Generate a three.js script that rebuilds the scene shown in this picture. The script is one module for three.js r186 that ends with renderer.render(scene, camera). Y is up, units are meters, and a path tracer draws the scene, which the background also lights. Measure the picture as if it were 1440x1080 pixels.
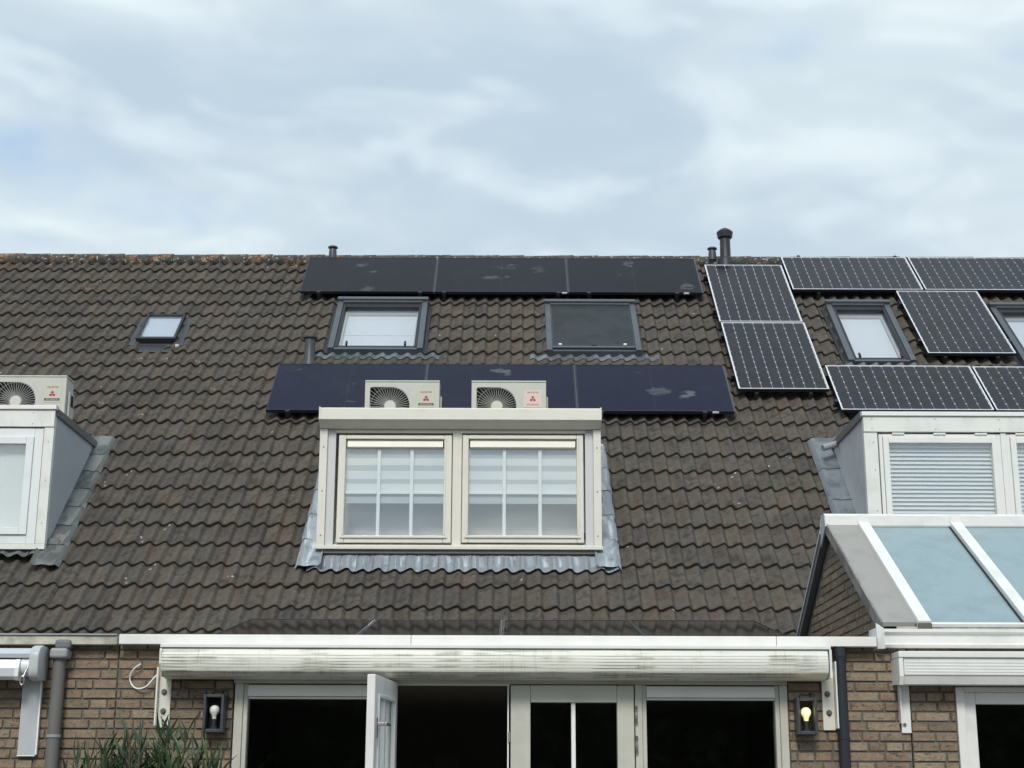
import * as THREE from 'three';
import { RoundedBoxGeometry } from 'three/addons/geometries/RoundedBoxGeometry.js';
import { mergeGeometries, toCreasedNormals } from 'three/addons/utils/BufferGeometryUtils.js';

// ------------------------------------------------------------------ camera
const scene = new THREE.Scene();
const FOCAL = 2150, PITCH = THREE.MathUtils.degToRad(14.86), ROLL = THREE.MathUtils.degToRad(0.2);
const camera = new THREE.PerspectiveCamera(THREE.MathUtils.radToDeg(2 * Math.atan(540 / FOCAL)), 4 / 3, 0.1, 500);
camera.position.set(0, 1.6, 0);
camera.rotation.order = 'YXZ';
camera.rotation.set(PITCH, 0, ROLL);
camera.updateMatrixWorld(true);
scene.add(camera);

// ------------------------------------------------------------------ noise
function rng(seed) { let a = seed >>> 0; return () => { a = (a + 0x6D2B79F5) | 0; let t = Math.imul(a ^ (a >>> 15), 1 | a); t = (t + Math.imul(t ^ (t >>> 7), 61 | t)) ^ t; return ((t ^ (t >>> 14)) >>> 0) / 4294967296; }; }
const HASH = new Float32Array(65536); { const r = rng(77); for (let i = 0; i < 65536; i++) HASH[i] = r(); }
const hsh = (x, y, s) => HASH[((Math.imul(x, 374761393) ^ Math.imul(y, 668265263) ^ Math.imul(s, 974634721)) >>> 8) & 65535];
function vnoise(x, y, px, py, s) {      // value noise, periodic over px, py cells
  const xi = Math.floor(x), yi = Math.floor(y); let fx = x - xi, fy = y - yi;
  fx = fx * fx * (3 - 2 * fx); fy = fy * fy * (3 - 2 * fy);
  const m = (a, p) => ((a % p) + p) % p;
  const x0 = m(xi, px), x1 = m(xi + 1, px), y0 = m(yi, py), y1 = m(yi + 1, py);
  const a = hsh(x0, y0, s), b = hsh(x1, y0, s), c = hsh(x0, y1, s), d = hsh(x1, y1, s);
  return a + (b - a) * fx + (c - a) * fy + (a - b - c + d) * fx * fy;
}
function fbm(u, v, fx, fy, oct, s) { let t = 0, w = 0.5, n = 0; for (let i = 0; i < oct; i++) { t += w * vnoise(u * fx, v * fy, fx, fy, s + i * 13); n += w; w *= 0.5; fx *= 2; fy *= 2; } return t / n; }
const clamp = (x, a = 0, b = 1) => Math.min(b, Math.max(a, x));
const smooth = (a, b, x) => { const t = clamp((x - a) / (b - a)); return t * t * (3 - 2 * t); };
const mix = (a, b, t) => a + (b - a) * t;

// ------------------------------------------------------------------ sky (thin broken high cloud all round) and the veiled sun behind the photographer
{
  const W = 2048, H = 1024, data = new Float32Array(W * H * 4), BIG = 4096;
  const n2 = (x, y, s) => vnoise(x, y, BIG, BIG, s);
  const f2 = (x, y, o, s) => { let t = 0, w = 0.5, n = 0; for (let i = 0; i < o; i++) { t += w * n2(x, y, s + i * 17); n += w; w *= 0.52; x = x * 2.03 + 11.3; y = y * 2.03 + 5.7; } return t / n; };
  for (let j = 0; j < H; j++) {
    const el = ((j + 0.5) / H - 0.5) * Math.PI, sy = Math.sin(el), cy = Math.cos(el);
    for (let i = 0; i < W; i++) {
      const az = ((i + 0.5) / W - 0.5) * 2 * Math.PI, dx = Math.cos(az) * cy, dz = Math.sin(az) * cy;
      const k = 1 / (Math.max(sy, 0) + 0.12);
      const X = dx * k + 40, Z = dz * k + 40;
      const wx = f2(X * 1.3, Z * 1.3, 4, 3) - 0.5, wz = f2(X * 1.3, Z * 1.3, 4, 9) - 0.5;
      const big = f2(X * 1.5 + wx * 1.6, Z * 1.9 + wz * 1.6, 5, 21);
      const st = f2((X - 0.55 * Z) * 3.4 + wx * 3.4, (Z + 0.55 * X) * 7.5 + wz * 4.4, 6, 33);
      const soft = f2(X * 2.6 + wz, Z * 3.6 + wx, 5, 55), fine = f2((X - 0.4 * Z) * 10 + wx * 9, (Z + 0.4 * X) * 17 + wz * 9, 5, 71);
      const cover = smooth(0.32, 0.54, big * 0.52 + st * 0.28 + fine * 0.2);
      const grey = smooth(0.40, 0.66, soft * 0.6 + big * 0.25 + fine * 0.15);
      const wisp = smooth(0.44, 0.7, st * 0.55 + fine * 0.45);
      const low = smooth(0.44, 0.16, Math.max(sy, 0));
      let r = mix(0.37, mix(0.61, 0.465, grey), cover), g = mix(0.52, mix(0.71, 0.575, grey), cover), b = mix(0.73, mix(0.765, 0.675, grey), cover);
      r += 0.15 * wisp; g += 0.145 * wisp; b += 0.115 * wisp;
      r = mix(r, 0.70, low * 0.42); g = mix(g, 0.765, low * 0.42); b = mix(b, 0.80, low * 0.42);
      const o = (j * W + i) * 4, q = 0.76;
      data[o] = r * q; data[o + 1] = g * q; data[o + 2] = b * q; data[o + 3] = 1;
    }
  }
  const sky = new THREE.DataTexture(data, W, H, THREE.RGBAFormat, THREE.FloatType);
  sky.mapping = THREE.EquirectangularReflectionMapping; sky.magFilter = sky.minFilter = THREE.LinearFilter; sky.wrapS = THREE.RepeatWrapping; sky.needsUpdate = true;
  scene.background = sky; scene.environment = sky;
}
const sun = new THREE.DirectionalLight(new THREE.Color(1, 0.96, 0.9), 1.5);
sun.position.set(-3.5, 24, 11); sun.target.position.set(0, 3, -13);
sun.castShadow = true; sun.shadow.radius = 30; sun.shadow.mapSize.set(2048, 2048);
Object.assign(sun.shadow.camera, { left: -14, right: 14, top: 14, bottom: -14, near: 1, far: 80 });
scene.add(sun, sun.target);
const renderer = new THREE.WebGLRenderer({ antialias: true });
renderer.toneMapping = THREE.LinearToneMapping;
renderer.toneMappingExposure = 1.5;
renderer.shadowMap.enabled = true;

// ------------------------------------------------------------------ pixels of the photograph (1440 x 1080) to points
const V3 = (x, y, z) => new THREE.Vector3(x, y, z);
function ray(px, py) { return V3(px - 720, 540 - py, -FOCAL).applyMatrix4(new THREE.Matrix4().extractRotation(camera.matrixWorld)).normalize(); }
function P(px, py, dist) { const d = ray(px, py), t = -dist / d.z; return camera.position.clone().addScaledVector(d, t); }     // on the vertical plane `dist` metres in front
function rect(px0, py0, px1, py1, dist) {
  const xm = (px0 + px1) / 2, ym = (py0 + py1) / 2;
  return { x0: P(px0, ym, dist).x, x1: P(px1, ym, dist).x, y0: P(xm, py1, dist).y, y1: P(xm, py0, dist).y };
}
// main roof plane: u to the right, v up the slope, n off the tiles
const SLOPE = THREE.MathUtils.degToRad(43.2), RO = V3(0, 3.2, -13.93), SV = V3(0, Math.sin(SLOPE), -Math.cos(SLOPE)), SN = V3(0, Math.cos(SLOPE), Math.sin(SLOPE));
const ROOF_TURN = -(Math.PI / 2 - SLOPE), GAUGE = 0.339, RIDGE_V = 7.74;
const roofPoint = (u, v, n = 0) => RO.clone().add(V3(u, 0, 0)).addScaledVector(SV, v).addScaledVector(SN, n);
function R(px, py, n = 0) {      // photo pixel -> (u, v) on the roof plane lifted by n
  const d = ray(px, py), o = RO.clone().addScaledVector(SN, n), t = o.clone().sub(camera.position).dot(SN) / d.dot(SN);
  const p = camera.position.clone().addScaledVector(d, t).sub(o); return { u: p.x, v: p.dot(SV) };
}
const roofDist = (y) => 13.93 + (y - 3.2) / Math.tan(SLOPE);

// ------------------------------------------------------------------ object helpers
const rand = rng(2024), rr = (a, b) => a + (b - a) * rand();
const ORIGIN = new Map(), NAMES = new Map();
function numbered(n) { const k = NAMES.get(n) ?? 0; NAMES.set(n, k + 1); return k ? `${n}_${String(k).padStart(3, '0')}` : n; }
function tag(o, label, category, group, kind) { o.userData.label = label; o.userData.category = category; if (group) o.userData.group = group; if (kind) o.userData.kind = kind; return o; }
function thing(name, pos, turnX = 0) { const g = new THREE.Group(); g.name = numbered(name); g.position.copy(pos); g.rotation.x = turnX; scene.add(g); ORIGIN.set(g, turnX ? V3(0, 0, 0) : pos.clone()); return g; }
function part(parent, name, pos, turnX = 0) {       // a Group part; pos is a world point
  const g = new THREE.Group(), po = ORIGIN.get(parent); g.name = name; g.position.copy(pos).sub(po); g.rotation.x = turnX; parent.add(g);
  ORIGIN.set(g, turnX ? V3(0, 0, 0) : pos.clone()); return g;
}
function metricUV(geo, off = [0, 0]) {
  const p = geo.attributes.position; if (!geo.attributes.normal) geo.computeVertexNormals();
  const n = geo.attributes.normal, uv = new Float32Array(p.count * 2);
  for (let i = 0; i < p.count; i++) {
    const ax = Math.abs(n.getX(i)), ay = Math.abs(n.getY(i)), az = Math.abs(n.getZ(i)); let a, b;
    if (ax > ay && ax > az) { a = p.getZ(i); b = p.getY(i); } else if (ay > az) { a = p.getX(i); b = p.getZ(i); } else { a = p.getX(i); b = p.getY(i); }
    uv[2 * i] = a + off[0]; uv[2 * i + 1] = b + off[1];
  }
  geo.setAttribute('uv', new THREE.BufferAttribute(uv, 2)); return geo;
}
function add(parent, name, geo, mat, opt = {}) {
  if (Array.isArray(geo)) geo = mergeGeometries(geo.map((g) => { const q = g.index ? g.toNonIndexed() : g; for (const k of Object.keys(q.attributes)) if (!['position', 'normal', 'uv'].includes(k)) q.deleteAttribute(k); if (!q.attributes.uv) metricUV(q); return q; }));
  if (!opt.keepUV) metricUV(geo, opt.off);
  const o = ORIGIN.get(parent) ?? V3(0, 0, 0);
  geo.computeBoundingBox(); const c = geo.boundingBox.getCenter(V3(0, 0, 0));
  geo.translate(-c.x, -c.y, -c.z);
  const m = new THREE.Mesh(geo, mat); m.name = parent === scene ? numbered(name) : name; m.position.copy(c).sub(o); parent.add(m); return m;
}
function box(x0, x1, y0, y1, z0, z1, r = 0.004) {
  const w = Math.abs(x1 - x0), h = Math.abs(y1 - y0), d = Math.abs(z1 - z0), rr2 = Math.min(r, w * 0.3, h * 0.3, d * 0.3);
  const g = rr2 > 0.0008 ? new RoundedBoxGeometry(w, h, d, 1, rr2) : new THREE.BoxGeometry(w, h, d);
  g.translate((x0 + x1) / 2, (y0 + y1) / 2, (z0 + z1) / 2); return g;
}
const rbox = (q, back, front, r) => box(q.x0, q.x1, q.y0, q.y1, -back, -front, r);      // back and front are distances from the camera plane
function beam(a, b, w, h, up = V3(0, 1, 0)) {            // a bar from a to b, w wide and h high
  const d = b.clone().sub(a), L = d.length(); const g = new RoundedBoxGeometry(w, h, L, 1, Math.min(0.003, w * 0.25, h * 0.25));
  const z = d.normalize(), x = up.clone().cross(z).normalize(), y = z.clone().cross(x);
  g.applyMatrix4(new THREE.Matrix4().makeBasis(x, y, z)); const m = a.clone().add(b).multiplyScalar(0.5); g.translate(m.x, m.y, m.z); return g;
}
function sweepX(pts, x0, x1, zBase, crease = 0.5) {         // profile (d towards the camera, y) drawn along x
  const s = new THREE.Shape(pts.map(([d, y]) => new THREE.Vector2(d, y)));
  const g = new THREE.ExtrudeGeometry(s, { depth: x1 - x0, bevelEnabled: false, curveSegments: 6 });
  g.rotateY(-Math.PI / 2); g.translate(x1, 0, -zBase); return toCreasedNormals(g.index ? g.toNonIndexed() : g, crease);
}
function lathe(pts, cx, cy, cz, seg = 20) { const g = new THREE.LatheGeometry(pts.map(([r, y]) => new THREE.Vector2(r, y)), seg); const q = toCreasedNormals(g.toNonIndexed(), 0.6); q.translate(cx, cy, cz); return q; }
function cyl(a, b, r, seg = 14, r2 = r) {
  const d = b.clone().sub(a), g = new THREE.CylinderGeometry(r2, r, d.length(), seg); g.applyQuaternion(new THREE.Quaternion().setFromUnitVectors(V3(0, 1, 0), d.clone().normalize()));
  const m = a.clone().add(b).multiplyScalar(0.5); g.translate(m.x, m.y, m.z); return g;
}
function tri(...pts) { const g = new THREE.BufferGeometry(); g.setAttribute('position', new THREE.BufferAttribute(new Float32Array(pts.flatMap((p) => [p.x, p.y, p.z])), 3)); g.computeVertexNormals(); return g; }
const quad = (a, b, c, d) => tri(a, b, c, a, c, d);
function prism(pts, t) {     // a plate: polygon of points in one plane, thickened by t along its normal
  const n = pts[1].clone().sub(pts[0]).cross(pts[2].clone().sub(pts[0])).normalize().multiplyScalar(t), q = pts.map((p) => p.clone().add(n)), out = [];
  for (let i = 1; i < pts.length - 1; i++) { out.push(pts[0], pts[i + 1], pts[i], q[0], q[i], q[i + 1]); }
  for (let i = 0; i < pts.length; i++) { const j = (i + 1) % pts.length; out.push(pts[i], pts[j], q[j], pts[i], q[j], q[i]); }
  return tri(...out);
}

// ------------------------------------------------------------------ textures and materials
const enc = (x) => { x = clamp(x); return Math.round(255 * (x <= 0.0031308 ? 12.92 * x : 1.055 * Math.pow(x, 1 / 2.4) - 0.055)); };
function tex(size, fn, { srgb = true, h = size } = {}) {
  const d = new Uint8Array(size * h * 4);
  for (let j = 0; j < h; j++) for (let i = 0; i < size; i++) { const c = fn((i + 0.5) / size, (j + 0.5) / h), o = (j * size + i) * 4; for (let k = 0; k < 3; k++) d[o + k] = srgb ? enc(c[k]) : Math.round(255 * clamp(c[k])); d[o + 3] = 255; }
  const t = new THREE.DataTexture(d, size, h, THREE.RGBAFormat); t.wrapS = t.wrapT = THREE.RepeatWrapping; t.magFilter = THREE.LinearFilter; t.minFilter = THREE.LinearMipmapLinearFilter; t.generateMipmaps = true;
  if (srgb) t.colorSpace = THREE.SRGBColorSpace; t.needsUpdate = true; return t;
}
const rep = (t, x, y = x) => { const c = t.clone(); c.repeat.set(x, y); c.needsUpdate = true; return c; };
const col = (r, g, b) => new THREE.Color().setRGB(r, g, b);
const std = (c, rough = 0.6, o = {}) => new THREE.MeshStandardMaterial({ color: c, roughness: rough, ...o });

const grainTex = tex(256, (u, v) => { const n = 0.55 * fbm(u, v, 16, 16, 4, 5) + 0.45 * fbm(u, v, 64, 64, 2, 9); return [n, n, n]; }, { srgb: false });
// weathered concrete tile: mottled, fine grained, grey-green lichen freckles, moss flecks
function tileTex(seed, drops) {
  const r = rng(seed), spots = [];
  if (drops) for (let i = 0; i < 20; i++) spots.push([r(), r(), 0.008 + 0.014 * r(), 0.006 + 0.008 * r(), r() * 3.1]);
  return tex(512, (u, v) => {
    const a = fbm(u, v, 5, 4, 4, seed), b = fbm(u, v, 22, 18, 3, seed + 40), c = fbm(u, v, 90, 90, 2, seed + 80), red = smooth(0.5, 0.72, fbm(u, v, 7, 6, 3, seed + 120));
    let k = 0.53 + 0.4 * a + 0.36 * (b - 0.5) + 0.42 * (c - 0.5);
    const li = smooth(0.66, 0.78, fbm(u, v, 30, 30, 3, seed + 200)) * 0.5, mo = smooth(0.63, 0.76, fbm(u, v, 18, 14, 3, seed + 260));
    let R_ = k * (1 + 0.1 * red), G = k * (1 - 0.02 * red), B = k * (1 - 0.10 * red);
    R_ = mix(R_, 0.95, li * 0.5); G = mix(G, 0.98, li * 0.5); B = mix(B, 0.86, li * 0.5);
    R_ = mix(R_, 0.26, mo * 0.6); G = mix(G, 0.28, mo * 0.6); B = mix(B, 0.26, mo * 0.6);
    for (const [x, y, w, h, t] of spots) {
      let dx = u - x, dy = v - y; const ct = Math.cos(t), st = Math.sin(t), ex = (dx * ct + dy * st) / w, ey = (-dx * st + dy * ct) / h, q = ex * ex + ey * ey + 1.2 * (vnoise(u * 120, v * 120, 120, 120, seed) - 0.5);
      if (q < 1) { const m = smooth(1, 0.55, q); R_ = mix(R_, 4.6, m); G = mix(G, 4.6, m); B = mix(B, 4.5, m); }
    }
    return [R_ * 0.175, G * 0.172, B * 0.162];
  });
}
const tileMaps = [tileTex(11), tileTex(29), tileTex(53)], dropMap = tileTex(71, true);
const tileTones = [[0.63, 0.55, 0.475], [0.67, 0.58, 0.50], [0.59, 0.53, 0.475], [0.65, 0.555, 0.475], [0.62, 0.565, 0.49], [0.55, 0.495, 0.445], [0.69, 0.605, 0.525]];
const tileMats = [];
for (const [i, t] of tileTones.entries()) for (const k of [0, 1]) tileMats.push(std(col(...t), 0.84, { map: tileMaps[(i + k * 2) % 3], bumpMap: grainTex, bumpScale: 0.003 }));
const dropMats = [0, 3].map((i) => std(col(...tileTones[i]), 0.84, { map: dropMap, bumpMap: grainTex, bumpScale: 0.003 }));
const ridgeMats = [0.53, 0.46, 0.36].map((orange, i) => std(col(1, 1, 1), 0.9, { bumpMap: grainTex, bumpScale: 0.006, map: tex(256, (u, v) => {
  const k = 0.045 + 0.05 * fbm(u, v, 8, 8, 4, 300 + i), o = smooth(1 - orange * 0.88, 1 - orange * 0.88 + 0.1, fbm(u, v, 16, 16, 4, 340 + i)), w = smooth(0.66, 0.74, fbm(u, v, 30, 30, 3, 380 + i)), d = smooth(0.55, 0.68, fbm(u, v, 22, 22, 3, 420 + i));
  let c = [k * 1.05, k * 0.98, k * 0.88]; c = c.map((x, j) => mix(x, [0.24, 0.115, 0.045][j], o * 0.85)); c = c.map((x, j) => mix(x, [0.46, 0.46, 0.40][j], w * 0.8)); return c.map((x) => mix(x, 0.022, d * 0.7)); }) }));
const deckMat = std(col(0.19, 0.14, 0.095), 0.95);
// painted and plastic surfaces
function paintTex(seed, amt, streak = 0) {
  return tex(256, (u, v) => { const a = fbm(u, v, 7, 7, 4, seed), b = fbm(u, v, 48, 48, 2, seed + 9), s = streak ? smooth(0.56, 0.8, fbm(u, v, 3, 40, 3, seed + 21)) * streak : 0; const d = 1 - amt * smooth(0.4, 0.8, a) - 0.5 * amt * b - s; return [d, d * (1 - 0.02 * amt), d * (1 - 0.08 * amt - 0.1 * s)]; });
}
const paintMap = paintTex(501, 0.05), paintMap2 = paintTex(511, 0.1), paintDirty = paintTex(531, 0.4);
const M = {
  cream: std(col(0.74, 0.715, 0.625), 0.42, { map: paintMap }),
  white: std(col(0.80, 0.80, 0.755), 0.4, { map: paintMap }),
  whiteCool: std(col(0.78, 0.80, 0.79), 0.35, { map: paintMap }),
  board: std(col(0.78, 0.79, 0.73), 0.5, { map: paintMap2 }),
  fascia: std(col(0.81, 0.80, 0.755), 0.4, { map: paintMap }),
  gutterOld: std(col(0.58, 0.55, 0.47), 0.6, { map: paintDirty }),
  frameGrey: std(col(0.56, 0.55, 0.48), 0.45, { map: paintMap2 }),
  bar: std(col(0.86, 0.88, 0.85), 0.4),
  cheek: std(col(0.46, 0.475, 0.50), 0.5, { map: paintMap }),
  cheekLight: std(col(0.56, 0.57, 0.58), 0.5, { map: paintMap2 }),
  trimGrey: std(col(0.16, 0.165, 0.175), 0.5, { map: paintMap2 }),
  anthracite: std(col(0.05, 0.056, 0.066), 0.45, { map: paintMap2 }),
  skyFrame: std(col(0.105, 0.118, 0.13), 0.5, { map: paintMap2, metalness: 0.25 }),
  skyFrameDark: std(col(0.022, 0.025, 0.03), 0.6),
  black: std(col(0.016, 0.017, 0.019), 0.55),
  rubber: std(col(0.012, 0.012, 0.013), 0.8),
  pvcGrey: std(col(0.155, 0.15, 0.14), 0.55, { map: paintMap2 }),
  pvcLight: std(col(0.33, 0.335, 0.34), 0.5, { map: paintMap2 }),
  pvcBlack: std(col(0.018, 0.021, 0.028), 0.45),
  alu: std(col(0.62, 0.65, 0.67), 0.35, { metalness: 0.3, map: paintMap }),
  aluWhite: std(col(0.80, 0.80, 0.77), 0.4, { map: paintMap2 }),
  aluGrey: std(col(0.50, 0.52, 0.53), 0.4, { map: paintMap }),
  steel: std(col(0.45, 0.44, 0.42), 0.35, { metalness: 0.8 }),
  bolt: std(col(0.16, 0.15, 0.125), 0.5, { metalness: 0.6 }),
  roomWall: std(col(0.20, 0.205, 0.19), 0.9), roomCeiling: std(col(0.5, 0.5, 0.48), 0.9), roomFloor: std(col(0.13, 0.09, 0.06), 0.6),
  attic: std(col(0.8, 0.79, 0.74), 0.9), rail: std(col(0.60, 0.61, 0.60), 0.4),
  blind: new THREE.MeshPhysicalMaterial({ color: col(0.88, 0.905, 0.89), roughness: 0.95, transmission: 0.15, thickness: 0 }),
  blindSheer: new THREE.MeshPhysicalMaterial({ color: col(0.66, 0.70, 0.69), roughness: 0.95, transmission: 0.25, thickness: 0 }),
  shade: std(col(0.52, 0.56, 0.63), 0.9),
  slat: std(col(0.80, 0.82, 0.80), 0.4),
  acBody: std(col(0.55, 0.55, 0.485), 0.45, { map: paintMap }),
  acHub: std(col(0.62, 0.61, 0.54), 0.5),
  wire: std(col(0.42, 0.42, 0.38), 0.5),
  bulb: std(col(0.75, 0.75, 0.70), 0.3),
  mortar: std(col(0.14, 0.127, 0.108), 0.95, { bumpMap: grainTex, bumpScale: 0.004 }),
  flatRoof: std(col(0.05, 0.05, 0.05), 0.9),
  stem: std(col(0.10, 0.09, 0.05), 0.8),
};
const glass = new THREE.MeshPhysicalMaterial({ color: col(0.975, 0.985, 0.98), roughness: 0.02, transmission: 1, thickness: 0, ior: 2.25 });
const glassDark = new THREE.MeshPhysicalMaterial({ color: col(0.80, 0.84, 0.82), roughness: 0.02, transmission: 1, thickness: 0, ior: 1.45 });
const leadMat = std(col(1, 1, 1), 0.55, { metalness: 0.15, bumpMap: grainTex, bumpScale: 0.004, map: tex(512, (u, v) => {
  const a = fbm(u, v, 5, 5, 4, 610), s = smooth(0.52, 0.72, fbm(u, v, 26, 6, 4, 640)), d = smooth(0.55, 0.75, fbm(u, v, 9, 9, 3, 660)); let c = [0.30 + 0.2 * (a - 0.5), 0.335 + 0.2 * (a - 0.5), 0.365 + 0.2 * (a - 0.5)];
  c = c.map((x, j) => mix(x, [0.58, 0.61, 0.63][j], s * 0.7)); return c.map((x) => mix(x, x * 0.5, d * 0.7)); }) });
const leadOld = std(col(1, 1, 1), 0.7, { bumpMap: grainTex, bumpScale: 0.004, map: tex(256, (u, v) => {
  const a = fbm(u, v, 5, 5, 4, 710), d = smooth(0.5, 0.75, fbm(u, v, 12, 9, 3, 730)); return [0.155, 0.168, 0.162].map((x) => (x + 0.12 * (a - 0.5)) * (1 - 0.45 * d)); }) });
const leadGrey = std(col(0.19, 0.215, 0.24), 0.55, { map: paintDirty });
// awning cassette paint with runs of green-black grime caught along its ribs
const cassetteMat = std(col(0.76, 0.755, 0.68), 0.45, { map: rep(tex(2048, (u, v) => {
  const l = smooth(0.46, 0.7, fbm(u, v, 14, 90, 4, 801)), p = smooth(0.3, 0.66, fbm(u, v, 34, 5, 4, 820)), s = smooth(0.55, 0.8, fbm(u, v, 600, 14, 2, 840)); const g = clamp(0.75 * l * p + 0.22 * s * p);
  return [mix(1, 0.38, g), mix(1, 0.40, g), mix(1, 0.33, g)]; }, { h: 512 }), 0.21, 1) });
// bricks: hand-moulded, creased faces
function brickTex(seed) {
  return tex(256, (u, v) => { const a = fbm(u, v, 6, 8, 4, seed), c = fbm(u, v, 50, 50, 2, seed + 30), w = fbm(u, v, 5, 22, 3, seed + 60), cr = smooth(0.035, 0.0, Math.abs(w - 0.5)) * smooth(0.5, 0.62, fbm(u, v, 8, 8, 2, seed + 90)), k = 0.62 + 0.5 * a + 0.4 * (c - 0.5);
    const pale = smooth(0.6, 0.75, fbm(u, v, 9, 9, 3, seed + 140)); const q = k * (1 - 0.7 * cr); return [q, q * mix(1, 1.07, pale), q * mix(1, 1.16, pale)].map((x) => x * 0.8); });
}
const brickMaps = [brickTex(901), brickTex(931), brickTex(971)];
const brickTones = [[0.345, 0.26, 0.172], [0.37, 0.268, 0.18], [0.315, 0.244, 0.165], [0.33, 0.23, 0.154], [0.40, 0.315, 0.212], [0.29, 0.222, 0.15], [0.35, 0.25, 0.174]];
const brickMats = brickTones.flatMap((t, i) => [0, 1].map((k) => std(col(...t), 0.92, { map: rep(brickMaps[(i + k) % 3], 2.2), bumpMap: grainTex, bumpScale: 0.006 })));

// ------------------------------------------------------------------ ground and the garden behind the photographer
{
  const g = new THREE.PlaneGeometry(240, 240, 1, 1); g.rotateX(-Math.PI / 2);
  const m = add(scene, 'ground', g, std(col(0.17, 0.16, 0.145), 0.95, { map: tex(256, (u, v) => { const k = 0.7 + 0.4 * fbm(u, v, 8, 8, 4, 1201); return [k, k, k]; }) }));
  m.userData.kind = 'structure';
}

// ------------------------------------------------------------------ the terrace: three houses
const FW = 10.0, DORMER = 14.5, HALF = 2.54;
const houseMid = tag(thing('terraced_house', V3(0, 0, -FW)), 'brick terraced house with cream dormer of two barred windows and black solar panels', 'house', 'terraced houses');
const houseLeft = tag(thing('terraced_house', V3(-5.08, 0, -FW)), 'brick terraced house with grey-sided dormer, small skylight and grey downpipe', 'house', 'terraced houses');
const houseRight = tag(thing('terraced_house', V3(5.08, 0, -FW)), 'brick terraced house with glazed lean-to roof and white dormer with venetian blinds', 'house', 'terraced houses');
const houses = [[houseLeft, -7.62, -HALF], [houseMid, -HALF, HALF], [houseRight, HALF, 7.62]];
const dormers = { mid: [P(448, 690, DORMER).x, P(845.5, 690, DORMER).x], left: [-6.6, -4.45], right: [3.42, 5.9] };
const DTOP = P(650, 576, DORMER).y, DBACK = roofDist(DTOP), DBASE = P(650, 772, DORMER).y;
const rooms = [];

// roof tiles -------------------------------------------------------
const WAVE = 0.15, CREST = 0.74 * 0.15, AMP = 0.042, LIFT = 0.037;
const prof = [0, 0.04, 0.09, 0.15, 0.21, 0.27, 0.36, 0.48, 0.62, 0.77, 0.9].map((t) => [t, t < 0.28 ? 0.5 + 0.5 * Math.cos(Math.PI * t / 0.28) : t < 0.32 ? 0 : Math.pow(0.5 - 0.5 * Math.cos(Math.PI * (t - 0.32) / 0.68), 1.05)]);
function waveH(x) {        // height of the tile surface at u
  let t = ((x - CREST) / WAVE) % 1; if (t < 0) t += 1;
  for (let i = 0; i < prof.length; i++) { const [a, ha] = prof[i], [b, hb] = i + 1 < prof.length ? prof[i + 1] : [1, 1]; if (t <= b) return AMP * mix(ha, hb, (t - a) / (b - a)); } return AMP;
}
function tileGeo(seed) {
  const r = rng(seed), xs = []; const start = CREST + WAVE * 0.2 - 0.15;
  for (let wv = 0; wv <= 2; wv++) for (const [t] of prof) { const x = CREST + WAVE * (wv - 1 + t); if (x > start + 0.003 && x < start + 0.3) xs.push(x); }
  xs.unshift(start - 0.002); xs.push(start + 0.304); const pos = [], idx = [], rows = [[0.002, -0.032], [0, -0.008], [0.010, 0], [0.395, 0]];
  for (const [y, dn] of rows) for (const x of xs) pos.push(x - start - 0.15, y, waveH(x) + dn + LIFT * (1 - y / GAUGE) - 0.05);
  const n = xs.length; for (let j = 0; j < rows.length - 1; j++) for (let i = 0; i < n - 1; i++) { const a = j * n + i; idx.push(a, a + 1, a + n + 1, a, a + n + 1, a + n); }
  const g = new THREE.BufferGeometry(); g.setAttribute('position', new THREE.BufferAttribute(new Float32Array(pos), 3)); g.setIndex(idx);
  const q = toCreasedNormals(g.toNonIndexed(), 0.75), ou = r(), ov = r(), uv = new Float32Array(q.attributes.position.count * 2);
  for (let i = 0; i < uv.length / 2; i++) { uv[2 * i] = q.attributes.position.getX(i) + ou; uv[2 * i + 1] = q.attributes.position.getY(i) + ov; }
  q.setAttribute('uv', new THREE.BufferAttribute(uv, 2)); return q;
}
const tileGeos = [1, 2, 3, 4, 5, 6, 7, 8, 9, 10].map((s) => tileGeo(s * 31));
const TILE_START = CREST + WAVE * 0.2 - 0.15;
// things that hide tiles: [u0, u1, v0, v1]
const hide = [];
const hideR = (a, b, c, d, n) => { const p = R(a, b, n), q = R(c, d, n); hide.push([Math.min(p.u, q.u) + 0.25, Math.max(p.u, q.u) - 0.25, Math.min(p.v, q.v) + 0.1, Math.max(p.v, q.v) - 0.55]); };
hideR(430, 362, 984, 410, 0.1); hideR(384, 512, 1026, 577, 0.1); hideR(990, 373, 1039, 546, 0.1); hideR(1110, 362, 1440, 407, 0.1); hideR(1270, 410, 1400, 497, 0.1); hideR(1170, 514, 1440, 575, 0.1);
const toPx = (p) => { const q = p.clone().project(camera); return [720 + q.x * 720, 540 - q.y * 540]; };
const vOf = (y) => (y - 3.2) / Math.sin(SLOPE);
const holes = [];          // openings through the roof, filled in below by dormers and roof windows
for (const [a, b] of Object.values(dormers)) holes.push([a, b, vOf(DBASE), vOf(DTOP) - 0.02]);

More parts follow.
